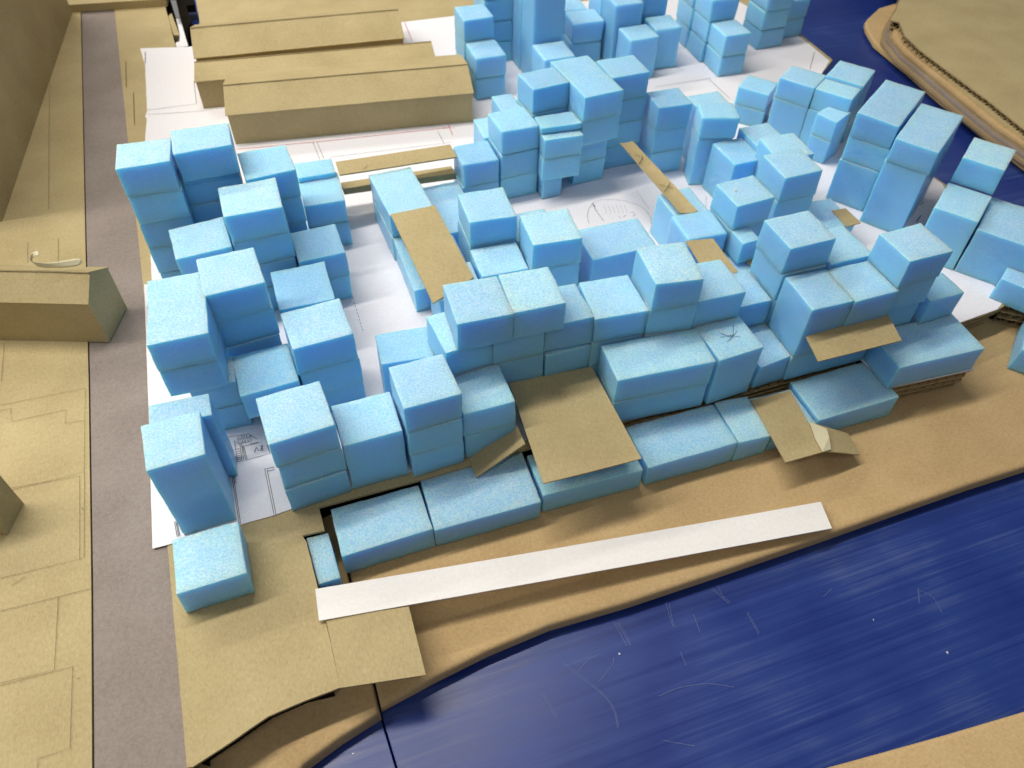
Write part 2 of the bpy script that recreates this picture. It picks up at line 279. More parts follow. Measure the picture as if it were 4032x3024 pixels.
# ------------------------------------------------------------------ data measured on the model
D = {
  'plate': [(-0.176, 1.45), (-0.163, 0.997), (-0.154, 0.7), (-0.146, 0.361), (-0.143, 0.201), [-0.1395, 0.2002], [-0.1141, 0.2078], [-0.0996, 0.2129], [-0.0892, 0.2162], [-0.0651, 0.2185], [-0.0397, 0.2196], (-0.0405, 0.26), [-0.0415, 0.2995], [-0.0432, 0.341], [-0.0452, 0.3474], [-0.0278, 0.3466], [-0.0283, 0.3692], [-0.0208, 0.3692], [0.0551, 0.3687], (0.247, 0.3715), (0.4145, 0.3715), (0.4995, 0.3705), (0.5, 0.3285), (0.592, 0.322), (0.598, 0.352), (0.606, 0.3755), [0.629, 0.3787], [0.676, 0.382], (0.691, 0.386), (0.735, 0.352), (0.8, 0.44), (0.78, 0.588), (0.778, 0.603), (0.788, 0.74), (0.799, 0.875), (0.84, 0.907), (0.842, 1.0), (0.836, 1.5), [-0.0491, 1.4468], [-0.0494, 1.323], [-0.0614, 1.2126], [-0.0892, 1.2298], [-0.0984, 1.4096], [-0.0984, 1.4512]],
  'paper_near': [[-0.1526, 0.698], [-0.1548, 0.5122], [-0.1572, 0.3734], [-0.1571, 0.3728], [-0.1435, 0.3725], [-0.0913, 0.3728], [-0.0644, 0.3728], [-0.051, 0.3743], (-0.02, 0.378), (0.2, 0.38), (0.495, 0.379), (0.501, 0.3275), (0.593, 0.321), (0.606, 0.376), [0.6293, 0.3791], [0.6764, 0.3825], (0.69, 0.389), (0.776, 0.586), (0.774, 0.602), (0.6, 0.66), (0.1, 0.66), (-0.1, 0.66)],
  'paper_far': [[-0.1403, 1.2522], [-0.1351, 1.1946], [-0.1371, 1.0613], [-0.14, 1.0469], [-0.1382, 1.0396], [-0.142, 0.9889], [-0.1445, 0.7611], [-0.1451, 0.695], (-0.09, 0.64), (0.3, 0.64), (0.6, 0.655), (0.776, 0.6), (0.786, 0.74), (0.797, 0.873), (0.833, 0.905), (0.836, 0.985), (0.8, 1.2), [0.3372, 1.2208], [0.2537, 1.2234], (-0.03, 1.24), [-0.0706, 1.236]],
  'road': [(-0.2255, 1.45), (-0.211, 0.817), (-0.205, 0.574), (-0.201, 0.351), (-0.198, 0.08), (-0.139, 0.08), (-0.143, 0.201), (-0.146, 0.361), (-0.154, 0.7), (-0.163, 0.997), (-0.1755, 1.45)],
  'board_left': [(-0.2265, 1.45), (-0.212, 0.817), (-0.206, 0.574), (-0.202, 0.351), (-0.199, 0.08), (-0.75, 0.08), (-0.75, 1.45)],
  'kraft_main': [(-0.0175, 0.2085), [0.0246, 0.216], [0.0673, 0.2221], [0.1193, 0.2261], [0.1828, 0.2235], [0.2645, 0.2234], [0.3609, 0.2241], [0.4455, 0.2255], [0.5251, 0.2265], [0.5888, 0.2258], [0.6388, 0.2253], (0.85, 0.42), (0.6, 0.6), (0.1, 0.6), (-0.0175, 0.4)],
  'kraft_left': [(-0.019, 0.2045), [-0.0489, 0.1968], [-0.0752, 0.1879], (-0.12, 0.155), (-0.16, 0.12), (-0.4, 0.1), (-0.4, 0.6), (-0.019, 0.6)],
  'ruler': [[-0.0864, 1.3853], [-0.0819, 1.3166], [-0.0761, 1.3165], [-0.0781, 1.3827]],
  'greystrip': [[-0.0836, 1.344], [-0.0814, 1.2824], [-0.0836, 1.2572], [-0.0894, 1.2542], [-0.0889, 1.2399], [-0.0722, 1.2378], [-0.0777, 1.3439]],
  'dark_gap': [[-0.1041, 1.4835], [-0.1039, 1.4563], [-0.0933, 1.3036], [-0.0737, 1.2975], [-0.07, 1.3472], [-0.064, 1.3665], [-0.0675, 1.4336], [-0.0541, 1.4333], [-0.0539, 1.4681]],
  'post': [[-0.0967, 1.3593], [-0.0909, 1.2877], [-0.0822, 1.285], [-0.0898, 1.3696]],
  'back_board': [[-0.2414, 1.4131], [-0.0936, 1.3925], [-0.0847, 1.4909], [-0.2546, 1.5426]],
  'corner_kraft': [[1.1699, 1.1454], [1.1525, 1.1278], [1.131, 1.1119], [1.0867, 1.1035], [1.0386, 1.0721], [1.0264, 1.0621], [1.0127, 1.0392], [0.9931, 0.9899], [0.9843, 0.8931], [0.9727, 0.8064], [0.9702, 0.749], [0.9666, 0.7071], [0.9627, 0.6239], [0.9579, 0.5761]],
  'corner_mid': [[1.1433, 1.1246], [1.105, 1.0844], [1.0274, 1.0149], [0.9949, 0.9765], [0.9782, 0.9206], [0.971, 0.8514], [0.9611, 0.7653], [0.9537, 0.6888], [0.9559, 0.6264], [0.9567, 0.5847]],
  'corner_top': [[1.1037, 1.0826], [1.0509, 1.028], [1.014, 0.9975], [1.0239, 0.9856], [1.0009, 0.9426], [0.9914, 0.8944], [0.9853, 0.8082], [0.9818, 0.735], [0.9733, 0.6602], [0.9672, 0.6111]],
  'kraft_br': [[0.2319, 0.0692], [0.2648, 0.0686], [0.3039, 0.0646], [0.3589, 0.0592], [0.4212, 0.0539], [0.4971, 0.0478], [0.4701, -0.0164], [0.1874, -0.0001]],
  'cards': [('big', 'card_piece', 'large square brown card spanning between terrace and low front row', [[0.145, 0.3136, 0.0305], [0.2296, 0.3105, 0.0305], [0.231, 0.4169, 0.0315], [0.1538, 0.422, 0.0315]], 0.0012, 'chip', 'card piece', None), ('fold', 'card_piece', 'narrow brown card sloping up against the large square card', [[0.1017, 0.356, 0.001], [0.1466, 0.3597, 0.024], [0.1466, 0.3803, 0.024], [0.102, 0.3766, 0.001]], 0.0016, 'chip', 'card piece', None), ('front', 'card_piece', 'square brown card lying below the white strip', [[-0.0396, 0.2183, 0.0022], [0.0184, 0.2091, -0.001], [0.0197, 0.2626, -0.001], [-0.0401, 0.2711, 0.0022]], 0.0014, 'chip', 'card piece', None), ('strip', 'white_strip', 'long white card strip bridging from card base to kraft sheet', [[-0.0449, 0.2706, 0.0042], [0.3744, 0.2257, -0.0225], [0.3807, 0.2513, -0.0225], [-0.0432, 0.2962, 0.0042]], 0.0012, 'white', 'card strip', None), ('flap', 'card_piece', 'small brown card flap stuck out of the right terrace', [[0.4083, 0.3388, 0.0575], [0.4941, 0.3368, 0.0575], [0.5026, 0.3693, 0.059], [0.4142, 0.3677, 0.059]], 0.0012, 'chip', 'card piece', None), ('walk', 'card_piece', 'tan card walkway with a soft shadow left of centre', [[0.1109, 0.5108, 0.0612], [0.1566, 0.5335, 0.0612], [0.1529, 0.6544, 0.0612], [0.1054, 0.6539, 0.0612]], 0.0012, 'chip', 'card piece', None), ('ramp', 'card_piece', 'long narrow tan card strip with two pencil crosses', [[0.3908, 0.5636, 0.061], [0.41, 0.5608, 0.061], [0.4024, 0.7036, 0.0615], [0.3868, 0.7044, 0.0615]], 0.0012, 'chip', 'card piece', None), ('bridge', 'card_piece', 'upper tan card bridge joining left and rear clusters', [[0.0688, 0.7333, 0.0652], [0.2006, 0.7347, 0.0612], [0.2003, 0.7612, 0.0612], [0.0695, 0.7598, 0.0652]], 0.0016, 'chip', 'card piece', None), ('bar', 'card_piece', 'lower tan card bar parallel to the upper bridge', [[0.0725, 0.7561, 0.032], [0.2016, 0.7471, 0.032], [0.2008, 0.7624, 0.032], [0.0721, 0.7692, 0.032]], 0.008, 'chip', 'card piece', None), ('card4', 'card_piece', 'tiny tan card left of the deep diagonal towers', [[0.5774, 0.52, 0.031], [0.5964, 0.5209, 0.031], [0.5962, 0.5488, 0.031], [0.5785, 0.5497, 0.031]], 0.0012, 'chip', 'card piece', None), ('card5', 'card_piece', 'tan card between puffy block and rough raised cube', [[0.3694, 0.4641, 0.06], [0.4005, 0.4625, 0.06], [0.4032, 0.5161, 0.06], [0.3753, 0.521, 0.06]], 0.0012, 'chip', 'card piece', None), ('card6', 'card_piece', 'small tan card corner beside the right terrace column', [[0.4423, 0.4804, 0.0344], [0.452, 0.4928, 0.0344], [0.4538, 0.5076, 0.0344], [0.4375, 0.5072, 0.0344]], 0.0012, 'chip', 'card piece', None)],
  'taped': [[[0.3597, 0.2852, 0.0005], [0.3993, 0.2844, 0.0005], [0.4086, 0.3545, 0.0012], [0.368, 0.356, 0.0012]], [[0.3993, 0.2844, 0.0005], [0.4403, 0.2803, -0.017], [0.4445, 0.304, -0.017], [0.406, 0.3163, 0.0008]]],
  'tape': [[0.4035, 0.316, 0.0028], [0.397, 0.2971, 0.003], [0.3952, 0.2834, 0.0026], [0.4067, 0.2852, -0.001], [0.4119, 0.2966, 0.0005], [0.4152, 0.3053, 0.0005]],
  'lines': [('near', [[-0.0928, 0.4649], [-0.0906, 0.4195], [-0.0901, 0.4136]], 0.00028, 0.0013), ('near', [[-0.0917, 0.4645], [-0.0895, 0.4192], [-0.0891, 0.4132]], 0.00028, 0.0013), ('near', [[-0.0904, 0.4637], [-0.0903, 0.4362]], 0.00028, 0.0013), ('near', [[-0.092, 0.4658], [-0.0738, 0.4631]], 0.00028, 0.0013), ('near', [[-0.0823, 0.4634], [-0.0831, 0.4553], [-0.0727, 0.4542]], 0.00028, 0.0013), ('near', [[-0.0817, 0.4548], [-0.0818, 0.4356]], 0.00028, 0.0013), ('near', [[-0.0803, 0.4544], [-0.0805, 0.4355]], 0.00028, 0.0013), ('near', [[-0.0797, 0.451], [-0.079, 0.4352], [-0.066, 0.4355], [-0.0583, 0.436], [-0.0599, 0.4463]], 0.00028, 0.0013), ('near', [[-0.0787, 0.4507], [-0.0778, 0.4354]], 0.00028, 0.0013), ('near', [[-0.0797, 0.451], [-0.0658, 0.4505]], 0.00028, 0.0013), ('near', [[-0.0909, 0.4501], [-0.0823, 0.4492]], 0.00028, 0.0013), ('near', [[-0.0903, 0.4472], [-0.082, 0.4468]], 0.00028, 0.0013), ('near', [[-0.09, 0.4448], [-0.082, 0.4444]], 0.00028, 0.0013), ('near', [[-0.0898, 0.4425], [-0.082, 0.4421]], 0.00028, 0.0013), ('near', [[-0.0897, 0.4405], [-0.0816, 0.4397]], 0.00028, 0.0013), ('near', [[-0.0898, 0.4383], [-0.0819, 0.4379]], 0.00028, 0.0013), ('near', [[-0.0906, 0.4363], [-0.0815, 0.4357]], 0.00028, 0.0013), ('near', [[-0.0856, 0.4597], [-0.0859, 0.4484]], 0.00028, 0.0013), ('near', [[-0.0856, 0.446], [-0.0858, 0.4361]], 0.00028, 0.0013), ('near', [[-0.0818, 0.4596], [-0.0713, 0.4592]], 0.00028, 0.0013), ('near', [[-0.073, 0.4515], [-0.0666, 0.4513]], 0.00028, 0.0013), ('near', [[-0.0793, 0.4632], [-0.079, 0.4607]], 0.00028, 0.0013), ('near', [[-0.0773, 0.4631], [-0.077, 0.4604]], 0.00028, 0.0013), ('near', [[-0.0753, 0.4628], [-0.075, 0.4603]], 0.00028, 0.0013), ('near', [[-0.0722, 0.4616], [-0.0719, 0.4591]], 0.00028, 0.0013), ('near', [[-0.0794, 0.4572], [-0.0792, 0.4548]], 0.00028, 0.0013), ('near', [[-0.0771, 0.4572], [-0.0769, 0.4546]], 0.00028, 0.0013), ('near', [[-0.0746, 0.4572], [-0.0744, 0.4546]], 0.00028, 0.0013), ('near', [[-0.0721, 0.4571], [-0.072, 0.4545]], 0.00028, 0.0013), ('near', [[-0.0737, 0.4637], [-0.067, 0.455]], 0.00028, 0.0013), ('near', [[-0.0708, 0.4412], [-0.0687, 0.4465], [-0.0672, 0.4417]], 0.00045, 0.0013), ('near', [[-0.0653, 0.4464], [-0.0629, 0.4462]], 0.00045, 0.0013), ('near', [[-0.0643, 0.4463], [-0.0644, 0.4413]], 0.00045, 0.0013), ('near', [[-0.0657, 0.4439], [-0.0636, 0.4438]], 0.00045, 0.0013), ('near', [[-0.0661, 0.4416], [-0.0633, 0.4415]], 0.00045, 0.0013), ('near', [[-0.0649, 0.4208], [-0.0636, 0.3727]], 0.0003, 0.0013), ('near', [[-0.063, 0.4195], [-0.0621, 0.3728]], 0.0003, 0.0013), ('near', [[-0.0649, 0.4208], [-0.0566, 0.4204]], 0.0003, 0.0013), ('near', [[-0.0632, 0.4179], [-0.0567, 0.4177]], 0.0003, 0.0013), ('near', [[-0.0903, 0.437], [-0.0905, 0.4194], [-0.0899, 0.3736]], 0.0003, 0.0013), ('near', [[-0.0919, 0.4368], [-0.091, 0.3728]], 0.0003, 0.0013), ('near', [[-0.1386, 0.3927], [-0.1371, 0.3772]], 0.0003, 0.0013), ('near', [[-0.1377, 0.3911], [-0.1362, 0.3773]], 0.0003, 0.0013), ('near', [[-0.1396, 0.3921], [-0.1383, 0.3772]], 0.0003, 0.0013), ('near', [[0.0515, 0.6416], [0.0485, 0.6073], [0.0447, 0.6076]], 0.0003, 0.0013), ('near', [[0.0486, 0.6012], [0.0485, 0.5983]], 0.0003, 0.0013), ('near', [[0.0486, 0.5961], [0.0485, 0.5931]], 0.0003, 0.0013), ('near', [[0.0486, 0.5909], [0.0485, 0.588]], 0.0003, 0.0013), ('near', [[0.0485, 0.5858], [0.0484, 0.5829]], 0.0003, 0.0013), ('near', [[0.0485, 0.5808], [0.0484, 0.5779]], 0.0003, 0.0013), ('near', [[0.0485, 0.5758], [0.0484, 0.5729]], 0.0003, 0.0013), ('near', [[0.0485, 0.5708], [0.0484, 0.568]], 0.0003, 0.0013), ('near', [[0.0484, 0.5658], [0.0484, 0.563]], 0.0003, 0.0013), ('near', [[0.0484, 0.5609], [0.0483, 0.5582]], 0.0003, 0.0013), ('sketch', [[0.3307, 0.6476], [0.3315, 0.6556], [0.3347, 0.6642], [0.3416, 0.6752], [0.3512, 0.6843], [0.3637, 0.6863], [0.3769, 0.682], [0.3894, 0.674], [0.3984, 0.6646], [0.4038, 0.6514], [0.4021, 0.6352], [0.3974, 0.6231], [0.3899, 0.6122], [0.3831, 0.6071]], 0.0004, 0.0013), ('sketch', [[0.3494, 0.682], [0.3476, 0.6698], [0.348, 0.6468]], 0.0006, 0.0013), ('sketch', [[0.3494, 0.682], [0.3494, 0.6749]], 0.0012, 0.0013), ('sketch', [[0.3607, 0.6754], [0.3575, 0.6595]], 0.0003, 0.0013), ('sketch', [[0.3653, 0.6739], [0.3621, 0.658]], 0.0003, 0.0013), ('sketch', [[0.3699, 0.6724], [0.3667, 0.6565]], 0.0003, 0.0013), ('sketch', [[0.3746, 0.6709], [0.3713, 0.655]], 0.0003, 0.0013), ('sketch', [[0.3792, 0.6694], [0.3759, 0.6535]], 0.0003, 0.0013), ('sketch', [[0.3839, 0.6679], [0.3805, 0.652]], 0.0003, 0.0013), ('sketch', [[0.3835, 0.6517], [0.3867, 0.653], [0.3885, 0.6473], [0.3837, 0.6447]], 0.0006, 0.0013), ('sketch', [[0.3687, 0.6503], [0.3682, 0.6463]], 0.0005, 0.0013), ('sketch', [[0.3775, 0.6502], [0.3732, 0.6467], [0.3724, 0.6488]], 0.0005, 0.0013), ('sketch', [[0.4099, 0.6886], [0.4082, 0.6514]], 0.0003, 0.0013), ('sketch', [[0.4663, 0.6599], [0.4701, 0.6601], [0.4696, 0.6566], [0.4659, 0.6556], [0.4664, 0.6532], [0.4632, 0.6507]], 0.0005, 0.0013), ('sketch', [[0.4848, 0.6538], [0.4727, 0.6318]], 0.0004, 0.0013), ('far', [[0.0598, 0.9159], [0.0613, 0.8738]], 0.0006, 0.0013), ('far', [[0.0648, 0.9143], [0.0664, 0.8738]], 0.0006, 0.0013), ('far', [[0.2188, 0.8927], [0.2187, 0.8597]], 0.0006, 0.0013), ('far', [[0.0735, 0.8747], [0.2293, 0.8614]], 0.0005, 0.0013), ('far', [[-0.1367, 1.0622], [-0.0733, 1.0594], [-0.0719, 1.125]], 0.0008, 0.0013), ('far', [[-0.1371, 1.0503], [-0.0611, 1.0363]], 0.0006, 0.0013), ('far', [[-0.1332, 1.2365], [-0.1345, 1.1997]], 0.0012, 0.0013), ('far', [[0.8269, 0.9358], [0.7885, 0.8905]], 0.0007, 0.0013), ('far', [[0.6301, 0.9079], [0.6303, 0.8492]], 0.0007, 0.0013), ('far', [[0.5454, 0.9118], [0.6333, 0.9104]], 0.0006, 0.0013), ('far', [[0.6, 0.9611], [0.6064, 0.9443]], 0.0006, 0.0013), ('near', [[0.7209, 0.5629], [0.7291, 0.568], [0.7268, 0.561], [0.72, 0.5583], [0.7209, 0.5629]], 0.0005, 0.0013), ('near', [[0.6937, 0.5321], [0.7071, 0.5407]], 0.0008, 0.0013), ('red', [[-0.0351, 0.9289], [0.0806, 0.9133], [0.2378, 0.8966]], 0.0014, 0.0013), ('red', [[0.2368, 0.9031], [0.2348, 0.877]], 0.0014, 0.0013), ('red', [[0.2565, 1.2205], [0.2517, 1.1542]], 0.0018, 0.0013), ('red', [[0.2267, 0.8973], [0.2427, 0.894]], 0.0008, 0.0013), ('board', [[-0.28, 0.5677], [-0.2083, 0.5651], [-0.2081, 0.4664], [-0.2668, 0.4664]], 0.00035, 0.001), ('board', [[-0.2794, 0.5605], [-0.2707, 0.5607], [-0.269, 0.5441], [-0.2239, 0.5434], [-0.2249, 0.527], [-0.2084, 0.5252]], 0.00035, 0.001), ('board', [[-0.265, 0.4687], [-0.2115, 0.4633], [-0.2102, 0.3814], [-0.2663, 0.3835]], 0.00035, 0.001), ('board', [[-0.2078, 0.4663], [-0.2071, 0.382], [-0.2102, 0.3814]], 0.00035, 0.001), ('board', [[-0.2578, 0.3748], [-0.2527, 0.3763], [-0.2489, 0.3789]], 0.00035, 0.001), ('board', [[-0.2642, 0.355], [-0.2015, 0.3526]], 0.00035, 0.001), ('board', [[-0.2245, 0.353], [-0.2253, 0.296], [-0.2599, 0.2982]], 0.00035, 0.001), ('board', [[-0.2598, 0.2964], [-0.2134, 0.2943], [-0.2137, 0.2378], [-0.2331, 0.2375], [-0.233, 0.2316]], 0.00035, 0.001), ('board', [[-0.2703, 0.8093], [-0.2685, 0.7729]], 0.00035, 0.001), ('board', [[-0.239, 0.8075], [-0.2379, 0.7631]], 0.00035, 0.001), ('board', [[-0.2825, 0.6508], [-0.2811, 0.5985]], 0.00035, 0.001), ('board', [[-0.2631, 1.2014], [-0.2513, 0.8662]], 0.00035, 0.001), ('board', [[-0.2735, 0.5497], [-0.2718, 0.5487]], 0.00035, 0.001), ('board', [[-0.2108, 0.2841], [-0.2087, 0.2846]], 0.00035, 0.001), ('board', [[-0.2089, 0.4301], [-0.2089, 0.4276]], 0.00035, 0.001), ('plate', [[-0.1611, 1.2169], [-0.1618, 1.1352]], 0.0008, 0.001), ('plate', [[-0.1531, 1.1177], [-0.1537, 1.0294]], 0.0008, 0.001), ('ramp', [[0.3921, 0.6754], [0.3959, 0.6701]], 0.0007, 0.0622), ('ramp', [[0.3985, 0.6706], [0.3957, 0.6648], [0.3879, 0.6567]], 0.0007, 0.0622), ('ramp', [[0.3916, 0.6143], [0.3968, 0.6094], [0.4032, 0.6041]], 0.0006, 0.0622), ('ramp', [[0.404, 0.6132], [0.3983, 0.6064], [0.3902, 0.6]], 0.0007, 0.0622), ('scribble', [[0.3583, 0.3992], [0.3523, 0.3885], [0.342, 0.382]], 0.0006, 0.0606), ('scribble', [[0.3418, 0.395], [0.3451, 0.3896], [0.3512, 0.3869], [0.3569, 0.3837]], 0.0006, 0.0606), ('scribble', [[0.3581, 0.3916], [0.3532, 0.3882], [0.3448, 0.3824]], 0.0006, 0.0606), ('scribble', [[0.3399, 0.3893], [0.3467, 0.3879], [0.3516, 0.3887]], 0.0006, 0.0606), ('scribble', [[0.3426, 0.3937], [0.3488, 0.386]], 0.0006, 0.0606), ('bridge', [[0.1017, 0.7423], [0.0957, 0.7359]], 0.0005, 0.065)],
  'curl': [([-0.2135, 0.6484, 0.092], [-0.2137, 0.6526, 0.094]), ([-0.216, 0.649, 0.093], [-0.2148, 0.6521, 0.095]), ([-0.2225, 0.6563, 0.086], [-0.2204, 0.6558, 0.092]), ([-0.225, 0.6587, 0.08], [-0.2239, 0.6542, 0.088]), ([-0.2241, 0.6592, 0.075], [-0.2257, 0.6564, 0.082]), ([-0.2206, 0.6584, 0.0722], [-0.2197, 0.6577, 0.078]), ([-0.2058, 0.6542, 0.0715], [-0.21, 0.6566, 0.077]), ([-0.1963, 0.6524, 0.0715], [-0.1989, 0.6557, 0.0772]), ([-0.1856, 0.6516, 0.0715], [-0.1826, 0.6558, 0.0775])],
  'scratches': [[[0.1218, 0.2001], [0.1305, 0.1852], [0.1408, 0.1689], [0.144, 0.1553], [0.1414, 0.1428]], [[0.1807, 0.1539], [0.1973, 0.1545], [0.2198, 0.1501], [0.2372, 0.1413]], [[0.13, 0.1906], [0.1405, 0.1963], [0.1521, 0.1977]], [[0.1745, 0.2166], [0.1761, 0.2047], [0.1764, 0.1962]], [[0.2215, 0.218], [0.2157, 0.1981]], [[0.2357, 0.2028], [0.2337, 0.1883]], [[0.2774, 0.19], [0.2768, 0.1715]], [[0.1688, 0.125], [0.1789, 0.1192], [0.1892, 0.1138]], [[0.1423, 0.1786], [0.1568, 0.1867], [0.1606, 0.1921]], [[0.0981, 0.1836], [0.102, 0.1636]], [[0.4234, 0.1609], [0.4298, 0.1527], [0.4278, 0.1384]], [[0.2114, 0.1787], [0.2106, 0.1682]], [[0.2605, 0.2182], [0.268, 0.202]], [[0.267, 0.219], [0.2656, 0.2058]], [[0.3444, 0.1819], [0.3551, 0.1859]], [[0.4231, 0.1626], [0.4153, 0.1516]], [[0.1726, 0.2186], [0.174, 0.1971]], [[0.2196, 0.2201], [0.2159, 0.2024], [0.2188, 0.1985]]],
  'joint': [[-0.0198, 0.211], [-0.0172, 0.1697]],
  'lint': [[0.166, 0.193], [0.3711, 0.152], [0.4095, 0.1101], [-0.0433, 0.1884]],
  'specks': [[0.35, 0.2621], [0.4509, 0.2593], [0.2232, 0.2763], [-0.0731, 0.2]]}
